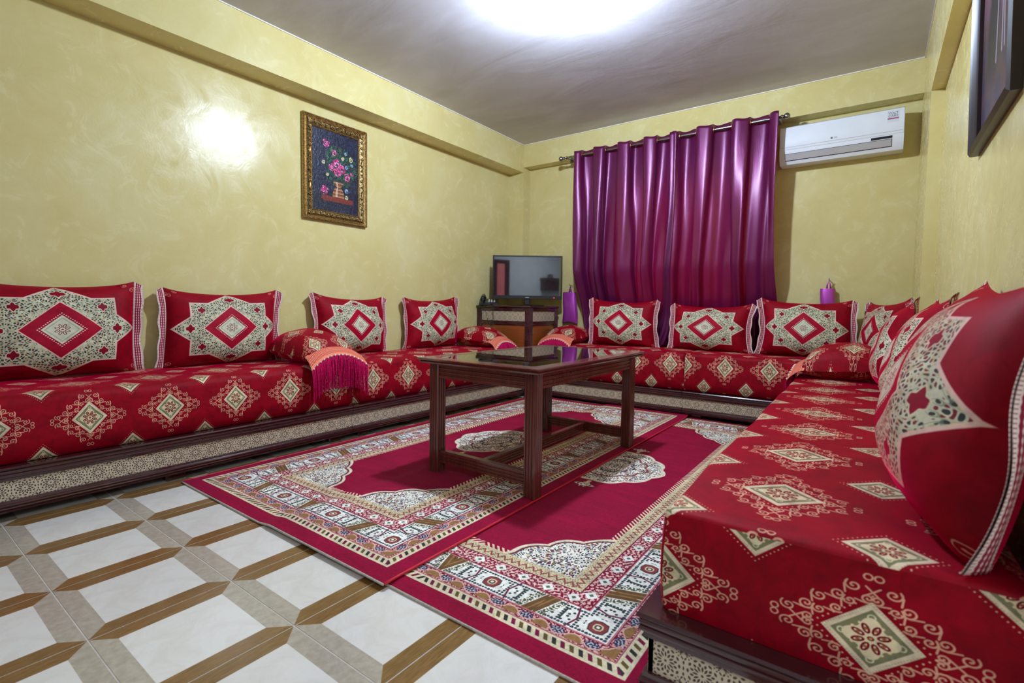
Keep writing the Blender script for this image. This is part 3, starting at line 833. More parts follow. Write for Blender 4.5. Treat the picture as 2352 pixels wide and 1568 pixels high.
# ================================================================ sofa bases, mattresses
Z0, ZF0, ZF1, ZP = 0.045, 0.096, 0.187, 0.250
def ribs(z0, z1, out, n):
    """profile (o, z): o outward; n rounded ribs between z0 and z1"""
    pts = []; h = (z1 - z0) / n
    for k in range(n):
        for a in range(5):
            th = -PI / 2 + PI * a / 4
            pts.append((out - 0.006 + 0.006 * math.cos(th), z0 + h * (k + 0.5) + h * 0.5 * 0.96 * math.sin(th)))
    return pts
def sofa_base(name, loc, rz, L, D, label, group, ends=(False, False), feet=True):
    r = empty(name, loc, rz, label, 'bench', group)
    # local: x along the length, front faces -y
    MB().box(0.012, L - 0.012, 0.014, D, Z0 + .006, ZP - 0.004).build('body', M['wood'], r)
    def moulding(nm, z0, z1, parts):
        prof = [(-0.03, z0), *parts, (-0.03, z1)]
        mb = MB(); xa = 0.0; xb = L
        ea, eb = ends
        mb.extrude(prof, lambda t, o, z: ((xa - (o if ea else 0)) * (1 - t) + (xb + (o if eb else 0)) * t, -o, z))
        if eb: mb.extrude(prof, lambda t, o, z: (xb + o, -o + (D + o) * t, z))
        if ea: mb.extrude(prof[::-1], lambda t, o, z: (xa - o, -o + (D + o) * t, z))
        return mb.build(nm, M['wood'], r, 35)
    top = [(0.010, ZF1)] + [(0.010, ZF1 + .012)] + ribs(ZF1 + .014, ZP - .014, 0.020, 2) + [(0.022, ZP - .013), (0.026, ZP - .007), (0.022, ZP)]
    bot = [(0.016, Z0), (0.020, Z0 + .006)] + ribs(Z0 + .010, ZF0 - .014, 0.018, 2) + [(0.010, ZF0 - .012), (0.010, ZF0)]
    moulding('top_moulding', ZF1, ZP, top); moulding('bottom_moulding', Z0, ZF0, bot)
    S = 0.088
    def panel(a, b, fn):
        n = 1
        vs = [fn(a, ZF0), fn(b, ZF0), fn(b, ZF1), fn(a, ZF1)]
        u0, u1 = 0.0, (b - a) / S
        mb = MB(); mb.add(vs, [(0, 1, 2, 3)], [[(u0, 0.0), (u1, 0.0), (u1, 1.03), (u0, 1.03)]])
        # thin slab behind the face
        return mb
    mb = panel(0.0, L, lambda x, z: (x, 0.0, z)); mb.box(0.0, L, 0.0005, 0.013, ZF0, ZF1)
    mb.build('lattice_panel', M['lattice'], r)
    if ends[1]:
        mb = panel(0.0, D, lambda x, z: (L + 0.0, x, z)); mb.box(L - 0.011, L - 0.0005, 0.013, D, ZF0, ZF1); mb.build('lattice_panel', M['lattice'], r)
    nf = max(2, int(round(L / 1.15)) + 1)
    for k in range(nf):
        x = 0.12 + (L - 0.24) * k / (nf - 1)
        for y in (0.05, D - 0.06):
            MB().box(x - .05, x + .05, y - .03, y + .03, 0.0005, Z0 + .006, .008).build('foot', M['wood'], r)
    return r
def mattress(name, loc, rz, L, D, top, label, P, u0, v0, cr=0.05, PV=None, endP=None, endo=(0, 0), skew=0.0, inset=0.03, EPV=None):
    """upholstered mattress, fabric mapped along the length and round the section"""
    r = empty(name, loc, rz, label, 'sofa mattress', 'velvet mattresses on the sofa bases')
    PV = PV or P; z0 = ZP; Hh = top - z0
    # section from the bottom front, over the top, to the back
    sec = [(inset + .012, z0 + .001), (inset - .002, z0 + .012), (inset - .008, z0 + Hh * 0.35), (inset - .006, z0 + Hh * 0.62)]
    for a in range(7):
        th = PI * a / 12
        sec.append((inset + cr - cr * math.cos(th), top - cr + cr * math.sin(th)))
    for y in (0.2, 0.35, 0.5, 0.65, 0.8, 0.93): sec.append((D * y, top + 0.004 * math.sin(PI * y)))
    sec.append((D - 0.03, top - .01)); sec.append((D - .005, top - .05)); sec.append((D - .005, z0 + .001))
    arc = [0]
    for k in range(1, len(sec)): arc.append(arc[-1] + math.hypot(sec[k][0] - sec[k - 1][0], sec[k][1] - sec[k - 1][1]))
    nx = max(8, int(L / 0.06)); m = len(sec)
    def sag(x, y, z):
        return 0.004 * math.sin(x * 5.1 + y * 3) + 0.003 * math.sin(x * 11.7 - y * 8)
    e = 0.012
    xs = [0.0, e * 0.3, e] + [e + (L - 2 * e) * k / nx for k in range(1, nx)] + [L - e, L - e * 0.3, L]
    vs = []; fs = []; uvs = []
    for ix, x in enumerate(xs):
        d = min(x, L - x); ins = 0.010 * max(0, 1 - d / e) ** 2
        for k, (y, z) in enumerate(sec):
            yy, zz = y, z
            if k < m - 3: 
                zz = z + (sag(x, y, z) if z > top - 0.1 else 0); 
            cy, cz = D * 0.5, z0 + Hh * 0.5
            if k > 0: yy += ins * (1 if y < cy else -1) * (1 if k < 10 else 0); zz -= ins if z > cz else 0
            vs.append((x, yy + skew * x, zz))
    for ix in range(len(xs) - 1):
        for k in range(m - 1):
            a = ix * m + k
            fs.append((a, a + m, a + m + 1, a + 1))
            f = lambda i_, k_: ((xs[i_] - u0) / P + 0.5, (arc[k_] - v0) / PV + 0.5)
            uvs.append([f(ix, k), f(ix + 1, k), f(ix + 1, k + 1), f(ix, k + 1)])
    mb = MB(); mb.add(vs, fs, uvs)
    # end caps mapped flat
    EP = endP or P; EV = EPV or EP
    for side, base in ((0, 0), (1, (len(xs) - 1) * m)):
        idx = [base + k for k in range(m)]
        vv = [vs[k] for k in idx]
        f = tuple(range(m)) if side == 0 else tuple(range(m - 1, -1, -1))
        mb.add(vv, [f], [[((vv[k][1] - endo[0]) / EP + 0.5, (vv[k][2] - endo[1]) / EV + 0.5) for k in f]])
    mb.build('cover', M['velvet'], r, 50)
    # welt cord where cover meets the end
    return r
G_B = 'sofa bases with carved lattice panels'
LEFTY, LY1 = -1.05, 2.241
# left run (front faces +X): rz = +90, local x -> +Y
sofa_base('sofa_bench', (-3.14, LEFTY, 0), PI / 2, LY1 - LEFTY - .002, 0.715, 'dark wooden bench along the left wall, the nearer one, cut by the left frame edge', G_B)
sofa_base('sofa_bench', (-3.14, LY1 + .002, 0), PI / 2, 4.43 - LY1, 0.715, 'dark wooden bench along the left wall, the farther one behind the table', G_B)
mattress('sofa_mattress', (-3.14, LEFTY, 0), PI / 2, 2.27 - LEFTY, 0.715, 0.563, 'red medallion velvet mattress along the left wall, nearest one under the two big cushions', 0.348, 1.082 - LEFTY, 0.175, 0.055)
mattress('sofa_mattress', (-3.14, 2.275, 0), PI / 2, 4.43 - 2.275, 0.715, 0.566, 'brighter red velvet mattress along the left wall beyond the fringed bolster', 0.356, 2.456 - 2.275, 0.175, 0.055)
# back run (front faces -Y)
XBK = -3.05
sofa_base('sofa_bench', (XBK, 4.573, 0), 0, -1.424 - XBK, 0.665, 'dark wooden bench under the window curtains, left one seen through the table legs', G_B)
sofa_base('sofa_bench', (-1.420, 4.573, 0), 0, XC + 1.42 - .004, 0.665, 'dark wooden bench along the back wall, right one with bluish shine beside the right sofa', G_B)
mattress('sofa_mattress', (XBK, 4.573, 0), 0, -1.424 - XBK, 0.665, 0.597, 'red velvet mattress along the back wall, left one below the curtains', 0.355, -1.554 - XBK, 0.245, 0.04, 0.37)
mattress('sofa_mattress', (-1.420, 4.573, 0), 0, XC + 1.42 - .004, 0.665, 0.597, 'red velvet mattress along the back wall, right one ending behind the right sofa', 0.355, 0.357, 0.245, 0.04, 0.37)
# right run (front faces -X): local x -> -Y; far end first
RY1, RY0 = 4.53, 1.168
sofa_base('sofa_bench', (-0.428, RY1, 0), -PI / 2, RY1 - RY0, 0.725, 'dark wooden bench of the right-hand sofa, its carved end nearest the camera', G_B, ends=(False, True))
mt = mattress('sofa_mattress', (-0.527, RY1, 0), -PI / 2, RY1 - RY0 - 0.03, 0.745, 0.508, 'crimson velvet mattress of the right-hand sofa, nearest and largest in view', 0.43, RY1 - 1.90, 0.262 + 0.16 + 0.065, 0.02, 0.44, endP=0.432, EPV=0.325, endo=(0.018 + 0.527, 0.346), skew=0.02, inset=0.05)

# ================================================================ rugs
def rug(name, cx, cy, label, lift=None, z0=0.0005):
    HW, HL, TH = 0.86, 1.73, 0.012
    r = empty(name, (cx, cy, 0), 0, label, 'rug', 'patterned crimson rugs')
    nx, ny = 60, 110
    def zt(x, y):
        z = z0
        if lift: z = z0 + lift(cx + x, cy + y)
        z += 0.0012 * math.sin(x * 9 + y * 2.1) * math.sin(y * 5.3 + 1) + 0.0012
        return z
    def far(y): return 0.0
    def top(u, v):
        x = (2 * u - 1) * HW; y = (2 * v - 1) * HL
        d = min(HW - abs(x), HL - abs(y)); ed = 0.004 * max(0, 1 - d / 0.02) ** 2
        return (x, y, zt(x, y) + TH - ed)
    mb = MB(); mb.grid(nx, ny, top, lambda u, v: (2 * u - 1, 2 * v - 1))
    # side skirt down to the floor
    per = [(i / nx, 0.0) for i in range(nx)] + [(1.0, j / ny) for j in range(ny)] + [(1 - i / nx, 1.0) for i in range(nx)] + [(0.0, 1 - j / ny) for j in range(ny)]
    n = len(per); vs = []; fs = []; uvs = []
    for (u, v) in per:
        p = top(u, v); vs.append(p); vs.append((p[0], p[1], max(0.0005, p[2] - TH + .003)))
    for k in range(n):
        k2 = (k + 1) % n
        fs.append((2 * k, 2 * k + 1, 2 * k2 + 1, 2 * k2)); a = (2 * per[k][0] - 1, 2 * per[k][1] - 1); b = (2 * per[k2][0] - 1, 2 * per[k2][1] - 1); uvs.append([a, a, b, b])
    mb.add(vs, fs, uvs)
    mb.build('pile', M['rug'], r, 40)
    for sx in (-1, 1):
        pts = [(sx * (HW + .002), -HL + 2 * HL * k / 60, zt(sx * HW, -HL + 2 * HL * k / 60) + TH * 0.5) for k in range(61)]
        MB().tube(pts, 0.0055, 6).build('edge_cord', M['cord'], r, True)
    mb = MB()
    for sy in (-1, 1):
        pts = [(-HW + 2 * HW * k / 40, sy * (HL + .003), 0.0052 + (lift(cx - HW + 2 * HW * k / 40, cy + sy * HL) if lift else 0)) for k in range(41)]
        mb = MB().tube(pts, 0.0045, 6); mb.build('end_binding', M['rugback'], r, True)
    return r
rug('rug', -1.29, 2.858, 'crimson patterned rug on the right, partly under the other rug and beside the right sofa')
def _lift(x, y):
    t = min(1, max(0, (x + 2.24) / 0.10)); z = 0.0135 * t * t * (3 - 2 * t)
    if y > 4.42: z += 0.012 * ((y - 4.42) / 0.14) ** 2 if y < 4.56 else 0.012
    return z
rug('rug', -2.225, 2.835, 'crimson patterned rug on the left, overlapping the other, with the coffee table on it', _lift)

# ================================================================ coffee table
TB = empty('coffee_table', (-1.738, 2.672, 0.0), 0, 'reddish-brown wooden coffee table with grooved legs and dark glass top', 'table')
tx, ty = 0.378, 0.632; ZT = 0.701; zl0 = 0.0265
def groove_sq(w, n=3, d=0.006):
    """square section with n grooves a side"""
    pts = []; h = w / 2; ch = 0.006
    for side in range(4):
        a = side * PI / 2
        loc = [(-h + ch, -h)]
        for k in range(n):
            c = -h + w * (k + 1) / (n + 1); gw = w * 0.085
            loc += [(c - gw, -h), (c - gw * 0.4, -h + d), (c + gw * 0.4, -h + d), (c + gw, -h)]
        loc += [(h - ch, -h)]
        for (x, y) in loc: pts.append((x * math.cos(a) - y * math.sin(a), x * math.sin(a) + y * math.cos(a)))
    return pts
lw = 0.072
def leg_z(x): return 0.0265 if x > -0.2 else 0.0265
for sx in (-1, 1):
    for sy in (-1, 1):
        cx_, cy_ = sx * (tx - lw / 2), sy * (ty - lw / 2)
        zb = 0.0285 if sx > 0 else 0.0155
        MB().extrude(groove_sq(lw), lambda t, a, b: (cx_ + a, cy_ + b, zb + (0.668 - zb) * t)).build('leg', M['wood_v'], TB, 30)
def bar_prof(h, th, n=3, d=0.006):
    """(across, height) closed; grooves on both faces"""
    pts = []
    for s_ in (-1, 1):
        col = [(s_ * th / 2, -h / 2)]
        for k in range(n):
            c = -h / 2 + h * (k + 1) / (n + 1); gw = h * 0.075
            col += [(s_ * th / 2, c - gw), (s_ * (th / 2 - d), c - gw * .4), (s_ * (th / 2 - d), c + gw * .4), (s_ * th / 2, c + gw)]
        col += [(s_ * th / 2, h / 2)]
        pts += col if s_ > 0 else col[::-1]
    return pts
xi, yi = tx - lw, ty - lw
for s_ in (-1, 1):
    p = bar_prof(0.085, 0.03)
    MB().extrude(p, lambda t, a, z: (s_ * (tx - 0.022) + a, -yi + 2 * yi * t, 0.628 + z)).build('apron', M['wood_v'], TB, 30)
    MB().extrude(p, lambda t, a, z: (-xi + 2 * xi * t, s_ * (ty - 0.022) + a, 0.628 + z)).build('apron', M['wood_v'], TB, 30)
    p2 = bar_prof(0.072, 0.034)
    MB().extrude(p2, lambda t, a, z: (-xi + 2 * xi * t, s_ * (ty - 0.034) + a, 0.122 + z)).build('stretcher', M['wood_v'], TB, 30)
MB().extrude(bar_prof(0.060, 0.034), lambda t, a, z: (a, -(ty - .051) + 2 * (ty - .051) * t, 0.122 + z)).build('stretcher', M['wood_v'], TB, 30)
# top: moulded frame round an inset dark glass
OX_, OY_ = tx + 0.050, ty + 0.052; fw = 0.085
prof = [(0, -0.030), (0.006, -0.033), (0.016, -0.030), (0.020, -0.022), (0.014, -0.017), (0.024, -0.012), (0.030, -0.004), (0.026, 0.0), (-0.055, 0.0), (-0.055, -0.030)]
for k in range(4):
    a = k * PI / 2; hl = OX_ if k % 2 == 0 else OY_; ho = OY_ if k % 2 == 0 else OX_
    def fn(t, o, z, a=a, hl=hl, ho=ho):
        y = -(ho - 0.03 + o); x = (-(hl - 0.03 + o)) * (1 - t) + (hl - 0.03 + o) * t
        return (x * math.cos(a) - y * math.sin(a), x * math.sin(a) + y * math.cos(a), ZT + z)
    MB().extrude(prof, fn).build('top_frame', M['wood_v'], TB, 30)
MB().box(-OX_ + fw, OX_ - fw, -OY_ + fw, OY_ - fw, ZT - .02, ZT - .0005).build('glass_top', M['tableglass'], TB)

# ================================================================ star cushions
def cushion_mesh(Wd, H, T, seed, bow=0.0, sagt=0.055, ears=0.05, lean=0.0, squash=1.0):
    rs = random.Random(seed)
    ph = [rs.random() * 6.28 for _ in range(6)]
    tilt = [rs.uniform(-0.012, 0.012) for _ in range(4)]
    def P(u, v, s_):
        # u, v in -1..1 over the cover
        xo = u * Wd / 2 * (1 - 0.07 * (1 - v * v) * abs(u) ** 3) + 0.010 * math.sin(2.3 * v + ph[0]) + bow * u * abs(u) * (1 - v * v)
        zc = v * H / 2 * (1 - sagt * (2 if v > 0 else 0.35) * (1 - u * u) * abs(v) ** 2)
        zc += v * ears * 0.35 * abs(u) ** 5
        prof = max(0.0, (1 - abs(u) ** 2.4)) ** 0.55 * max(0.0, (1 - abs(v) ** 2.4)) ** 0.5
        low = 1.0 + 0.28 * (-v) * squash
        t = T / 2 * prof * low
        wr = 0.006 * math.sin(9 * u + ph[1] + 3 * v) * (1 - abs(v)) + 0.005 * math.sin(7 * v + 5 * u + ph[2]) * abs(u)
        z = H / 2 + zc + tilt[0] * u
        y = s_ * (t * (1.45 if s_ < 0 else 0.32) + wr * prof)
        # slumps: the belly sits a little lower and the face leans
        return (xo, y + (0.02 * math.sin(PI * (v + 1) / 2)) * 0, max(0.002 + 0.0 * z, z))
    mb = MB(); n, m = 34, 26
    for s_ in (-1, 1):
        mb.grid(n, m, lambda a, b: P(2 * a - 1, 2 * b - 1, s_), lambda a, b: (0.5 + 0.90 * ((a if s_ < 0 else 1 - a) - 0.5), 0.5 + 0.97 * (b - 0.5)), flip=(s_ > 0))
    return mb, P
CU = []
def cushion(loc, rz, tilt, Wd, H, T, label, seed=1, group='velvet star cushions leaning on the walls', tw=0.050, roll=0.0, flare=0.0, bow=0.0):
    r = empty('star_cushion', loc, rz, label, 'cushion', group)
    r.rotation_euler = (-tilt, roll, rz)
    cw = Wd - 2 * tw * 0.85
    mb, P = cushion_mesh(cw, H, T, seed, bow)
    mb.build('cover', M['star'], r, True)
    rs = random.Random(seed + 50); pa = rs.random() * 6; pb = rs.random() * 6
    for s_ in (-1, 1):
        n, m = 30, 4
        def F(a, b, off):
            v = 2 * b - 1
            p = P(s_ * 1.0, v, -1)
            x = p[0] + s_ * tw * (a - 0.10) * (1 + 0.10 * math.sin(11 * v + pa))
            y = 0.010 * math.sin(5.0 * v + pb) * a - (0.012 + (flare if s_ > 0 else 0)) * a + off * (1 - 0.5 * abs(2 * a - 1))
            z = p[2] * (1 - 0.0 * a)
            z = max(0.003, z - 0.03 * a * max(0, v - 0.8) / 0.2 + 0.0)
            return (x, y, z)
        mb = MB()
        for off, fl_ in ((-0.005, s_ < 0), (0.005, s_ > 0)):
            mb.grid(m, n, lambda a, b: F(a, b, off), lambda a, b: (a, b * H / 0.055 / 2 * 0.9), flip=fl_)
        mb.build('trim', M['trim'], r, True)
    return r
cx = -3.785
cushion((cx, 0.735, 0.563), PI / 2, 0.04, 0.86, 0.545, 0.20, 'red star cushion against the left wall, nearest, cut by the left frame edge', 1)
cushion((cx, 1.640, 0.563), PI / 2, 0.04, 0.85, 0.525, 0.19, 'red star cushion against the left wall, second from the left edge, beside the fringed bolster', 2)
cushion((cx, 2.700, 0.566), PI / 2, 0.04, 0.80, 0.510, 0.19, 'red star cushion against the left wall, just beyond the fringed bolster', 3)
cushion((cx, 3.690, 0.566), PI / 2, 0.04, 0.82, 0.515, 0.19, 'red star cushion against the left wall, farthest, nearest the television', 4)
cushion((-2.235, 5.030, 0.597), 0.06, 0.07, 0.82, 0.500, 0.18, 'red star cushion on the back sofa, leftmost, in front of the left curtain', 5)
cushion((-1.320, 5.015, 0.597), -0.05, 0.08, 0.83, 0.455, 0.18, 'red star cushion on the back sofa, middle one between the two curtain ends', 6)
cushion((-0.510, 5.030, 0.597), -0.03, 0.07, 0.80, 0.500, 0.18, 'red star cushion on the back sofa, right one under the hanging purple tie-back', 7)
cushion((0.045, 4.840, 0.597), -1.17, 0.08, 0.72, 0.490, 0.17, 'red star cushion in the far right corner, turned towards the left', 8)
cushion((0.125, 3.830, 0.510), -PI / 2, 0.11, 0.84, 0.555, 0.22, 'red star cushion on the right sofa, farthest of its row of three', 9)
cushion((0.175, 2.850, 0.510), -PI / 2, 0.13, 0.84, 0.555, 0.23, 'red star cushion on the right sofa, middle of its row of three', 10, flare=0.02)
cushion((0.190, 1.675, 0.510), -PI / 2, 0.14, 0.92, 0.575, 0.27, 'red star cushion on the right sofa, nearest and largest, at the right frame edge', 11, tw=0.058, flare=0.022, bow=0.075)

# ================================================================ fringed bolsters
def bolster(loc, rz, Wd, Ln, T, label, seed, drop, over=0.10, fringe=True, roll=0.0):
    """front end at local y=0 facing -y, body towards +y"""
    r = empty('fringed_bolster', loc, rz, label, 'bolster', 'velvet bolsters with crocheted fringe')
    rs = random.Random(seed); p1 = rs.random() * 6
    def S(a, b, s_):
        u = 2 * a - 1; v = 2 * b - 1
        w = Wd / 2 * (1 - 0.10 * (v * v)) ; x = u * w
        y = Ln * b
        pr = max(0, 1 - abs(u) ** 2.3) ** 0.5 * max(0, 1 - abs(v) ** 2.6) ** 0.55
        mid = 0.055 + 0.02 * (v + 1)
        if s_ > 0: z = mid + (T - mid) * pr * (1 + 0.12 * v) + 0.004 * math.sin(8 * u + p1) * pr
        else: z = mid - (mid - 0.001) * pr
        return (x, y, z)
    mb = MB()
    PV = 0.30
    mb.grid(28, 30, lambda a, b: S(a, b, 1), lambda a, b: ((a - 0.5) * Wd * 1.25 / PV + 0.03, (b * Ln * 1.15) / PV + 0.25))
    mb.grid(28, 30, lambda a, b: S(a, b, -1), lambda a, b: ((a - 0.5) * Wd * 1.25 / PV, (b * Ln) / PV + 0.25), flip=True)
    mb.build('cover', M['velvet'], r, True)
    # crocheted band drooping over the front end
    bw = Wd * 0.98
    def band(a, b, off=0.0):
        u = 2 * a - 1
        p = S(a * 0.96 + 0.02, 0.0, 1)
        arch = 1 - abs(u) ** 2.2
        y0 = 0.060 - 0.03 * u * u; z0 = 0.055 + (0.30 * T) * arch + 0.010
        y = y0 - 0.105 * b; z = z0 - 0.015 * b - (0.045 + 0.02 * (1 - arch)) * b * b
        return (u * bw / 2 * (1 + 0.06 * b), y, z + off)
    mb = MB(); mb.grid(24, 5, lambda a, b: band(a, b), lambda a, b: (a * 2.9, 1 - b)); mb.grid(24, 5, lambda a, b: band(a, b, -0.004), lambda a, b: (a * 2.9, 1 - b), flip=True)
    mb.build('crochet_band', M['crochet'], r, True)
    nb = 15
    mb = MB()
    for k in range(nb):
        p = band((k + 0.5) / nb, 1.0); mb.ball((p[0], p[1] - .002, p[2] - .004), 0.0075, 6, 4)
    mb.build('bead_row', M['bead'], r, True)
    if fringe:
        mb = MB(); n = 150
        for k in range(n):
            a = (k + 0.5) / n; p = band(a, 1.0)
            clump = 0.006 * math.sin(a * nb * 2 * PI)
            L = drop * (0.94 + 0.08 * rs.random()) - 0.010 * math.sin(a * 9)
            jx = rs.uniform(-0.003, 0.003); jy = rs.uniform(-0.009, 0.003)
            x0, y0, z0 = p
            pts = [(x0 - clump * .5, y0 + .001, z0 - .006), (x0 + jx, y0 - 0.006 + jy, z0 - 0.05), (x0 + jx + clump, y0 - 0.006 + jy * 1.6 + 0.004 * math.sin(a * 14), z0 - L * 0.6), (x0 + jx * 2.2 + clump * 1.2, y0 - 0.004 + jy * 1.8, z0 - L)]
            mb.tube(pts, [0.0022, 0.0030, 0.0030, 0.0022], 4, False)
        tag(mb.build('tassel_fringe', M['fringe'], r, True), kind='stuff')
    return r
bolster((-3.165, 2.120, 0.566), PI / 2, 0.44, 0.60, 0.245, 'red velvet bolster with peach crochet and magenta fringe hanging over the left sofa front', 1, 0.235, )
bolster((-3.235, 4.185, 0.566), PI / 2, 0.38, 0.58, 0.215, 'red velvet bolster at the far end of the left sofa, before the television cabinet', 2, 0.20)
bolster((-2.845, 4.670, 0.597), 0.0, 0.40, 0.50, 0.205, 'red velvet bolster at the left end of the back sofa, beside the cabinet', 3, 0.20)
bolster((-0.440, 4.290, 0.510), -PI / 2, 0.40, 0.52, 0.265, 'red velvet bolster across the far end of the right sofa', 4, 0.12)

# ================================================================ corner cabinet, television, telephone
CX0, CX1, CY0, CY1, CZ = -3.855, -3.075, 4.470, 5.090, 1.018
cb = empty('corner_cabinet', ((CX0 + CX1) / 2, (CY0 + CY1) / 2, 0), 0, 'dark wooden corner cabinet with carved lattice drawer fronts under the television', 'cabinet')
hx, hy = (CX1 - CX0) / 2, (CY1 - CY0) / 2
MB().box(-hx, hx, -hy, hy, CZ - .024, CZ, .006).build('top', M['wood'], cb)
for sx in (-1, 1):
    for sy in (-1, 1):
        MB().extrude(groove_sq(0.07), lambda t, a, b: (sx * (hx - .045) + a, sy * (hy - .045) + b, 0.0005 + (CZ - .0245) * t)).build('post', M['wood'], cb, 30)
for (z0, z1, nm) in ((CZ - .062, CZ - .024, 'rail'), (0.80, 0.842, 'rail'), (0.06, 0.12, 'rail')):
    MB().box(-hx + .08, hx - .08, -hy + .012, -hy + .04, z0, z1, .004).build(nm, M['wood'], cb)
    MB().box(hx - .04, hx - .012, -hy + .08, hy - .08, z0, z1, .004).build(nm, M['wood'], cb)
def lat(a0, a1, fn, nm, thick):
    z0, z1 = 0.845, CZ - .064; S = 0.075
    mb = MB(); mb.add([fn(a0, z0, 0), fn(a1, z0, 0), fn(a1, z1, 0), fn(a0, z1, 0)], [(0, 1, 2, 3)], [[(0, 0), ((a1 - a0) / S, 0), ((a1 - a0) / S, (z1 - z0) / S), (0, (z1 - z0) / S)]])
    mb.add([fn(a, z, d) for d in (.0006, .012) for (a, z) in ((a0, z0), (a1, z0), (a1, z1), (a0, z1))], [(0, 1, 2, 3), (7, 6, 5, 4), (0, 4, 5, 1), (1, 5, 6, 2), (2, 6, 7, 3), (3, 7, 4, 0)])
    return mb.build(nm, M['lattice'], cb)
lat(-hx + .08, hx - .08, lambda a, z, d: (a, -hy + .02 + d, z), 'lattice_panel', 0)
lat(-hy + .08, hy - .08, lambda a, z, d: (hx - .02 - d, a, z), 'lattice_panel', 0)
MB().box(-hx + .08, hx - .08, -hy + .025, -hy + .04, 0.12, 0.80).build('door', M['orange_wood'], cb)
MB().box(hx - .04, hx - .025, -hy + .08, hy - .08, 0.12, 0.80).build('side_panel', M['orange_wood'], cb)
MB().box(-hx + .02, hx - .045, -hy + .045, hy - .02, CZ - .045, CZ - .026).build('deck', M['wood'], cb)

tvx, tvy = -3.335, 4.785; yaw = math.atan2(0.58586, 0.81029)
TV = empty('television', (tvx, tvy, CZ), yaw, 'flat black television on the corner cabinet, reflecting the room', 'television')
tw2, tz0, tz1 = 0.408, 0.083, 0.588
MB().box(-tw2, tw2, 0.0, 0.045, tz0, tz1, .006).build('case', M['black'], TV)
mb = MB(); bz = .016
mb.box(-tw2, tw2, -0.006, 0.0, tz1 - bz, tz1, .002).box(-tw2, tw2, -0.006, 0.0, tz0, tz0 + .038, .002).box(-tw2, -tw2 + bz, -0.006, 0, tz0 + .038, tz1 - bz, .002).box(tw2 - bz, tw2, -0.006, 0, tz0 + .038, tz1 - bz, .002)
mb.build('bezel', M['black'], TV)
MB().box(-tw2 + bz, tw2 - bz, -0.003, -0.0005, tz0 + .038, tz1 - bz).build('screen', M['screen'], TV)
MB().box(-.032, .032, 0.008, 0.035, 0.012, tz0 + .03, .006).build('stand_neck', M['black'], TV)
MB().box(-.20, .20, -.085, .105, 0.0005, 0.012, .005).build('stand_foot', M['black'], TV)
MB().ball((0.315, -0.0065, tz0 + .016), 0.006, 8, 6).build('power_light', emit('red_standby', (255, 40, 40), 4.0), TV, True)
MB().box(-.022, .022, -0.008, -0.0055, tz0 + .010, tz0 + .020, .001).build('badge', M['greyplastic'], TV)

PH = empty('telephone', (-3.745, 4.585, CZ), 0.65, 'black desk telephone with curled cord on the left of the cabinet', 'telephone'); PH.scale = (1.3, 1.3, 1.3)
MB().extrude([(-.10, 0.0005), (.09, 0.0005), (.09, .055), (.04, .062), (-.10, .022)], lambda t, a, b: (-.085 + .17 * t, a, b)).build('base', M['black'], PH)
mb = MB()
mb.tube([(-.055, -.105, .055), (-.055, -.085, .066), (-.055, 0, .082), (-.055, .07, .088), (-.055, .10, .082)], [.018, .020, .014, .020, .018], 10).ball((-.055, -.085, .052), (.026, .028, .018)).ball((-.055, .085, .072), (.026, .028, .018))
mb.build('handset', M['black'], PH, True)
for k in range(12):
    x = .0 + .024 * (k % 3); y = -.06 + .022 * (k // 3); z = 0.0325 + (y + .06) * 0.285
    MB().box(x - .008, x + .008, y - .007, y + .007, z - .006, z + .006, .002).build('key', M['greyplastic'], PH)
cord = []
base = [(-.055, -.11, .055), (-.05, -.150, .03), (-.03, -.175, -.03), (0.0, -.185, -.14), (.025, -.185, -.185), (.045, -.180, -.14), (.04, -.165, -.02), (.03, -.135, .012), (.02, -.10, .012)]
for k in range((len(base) - 1) * 26 + 1):
    t = k / 26; i_ = min(int(t), len(base) - 2); f_ = t - i_
    p = [base[i_][c_] * (1 - f_) + base[i_ + 1][c_] * f_ for c_ in range(3)]
    th = k * 0.95
    cord.append((p[0] + .0045 * math.cos(th), p[1] + .0045 * math.sin(th), p[2] + .0045 * math.sin(th)))
MB().tube(cord, 0.0022, 5).build('cord', M['black'], PH, True)

# ================================================================ curtain rod, curtains, tie-backs
RY, RZ = 4.975, 2.715
RD = empty('curtain_rod', (-1.86, RY, RZ), 0, 'dark metal curtain rod with ball ends above the purple curtains', 'curtain rod')
MB().tube([(-1.115, 0, 0), (1.105, 0, 0)], 0.012, 12).build('rod', M['chrome'], RD, 40)
for s_ in (-1, 1):
    e = -1.115 if s_ < 0 else 1.105
    MB().tube([(e, 0, 0), (e + s_ * .012, 0, 0), (e + s_ * .02, 0, 0)], [.018, .018, .012], 12).ball((e + s_ * .045, 0, 0), .028, 14, 8).build('finial', M['chrome'], RD, True)
    xb_ = e - s_ * .03
    MB().tube([(xb_, 0.0, 0), (xb_, YB - RY - 0.002, 0)], 0.007, 8).ring((xb_, 0, 0), (1, 0, 0), .016, .004).box(xb_ - .02, xb_ + .02, YB - RY - .008, YB - RY - .001, -.028, .028, .002).build('bracket', M['chrome'], RD, 40)
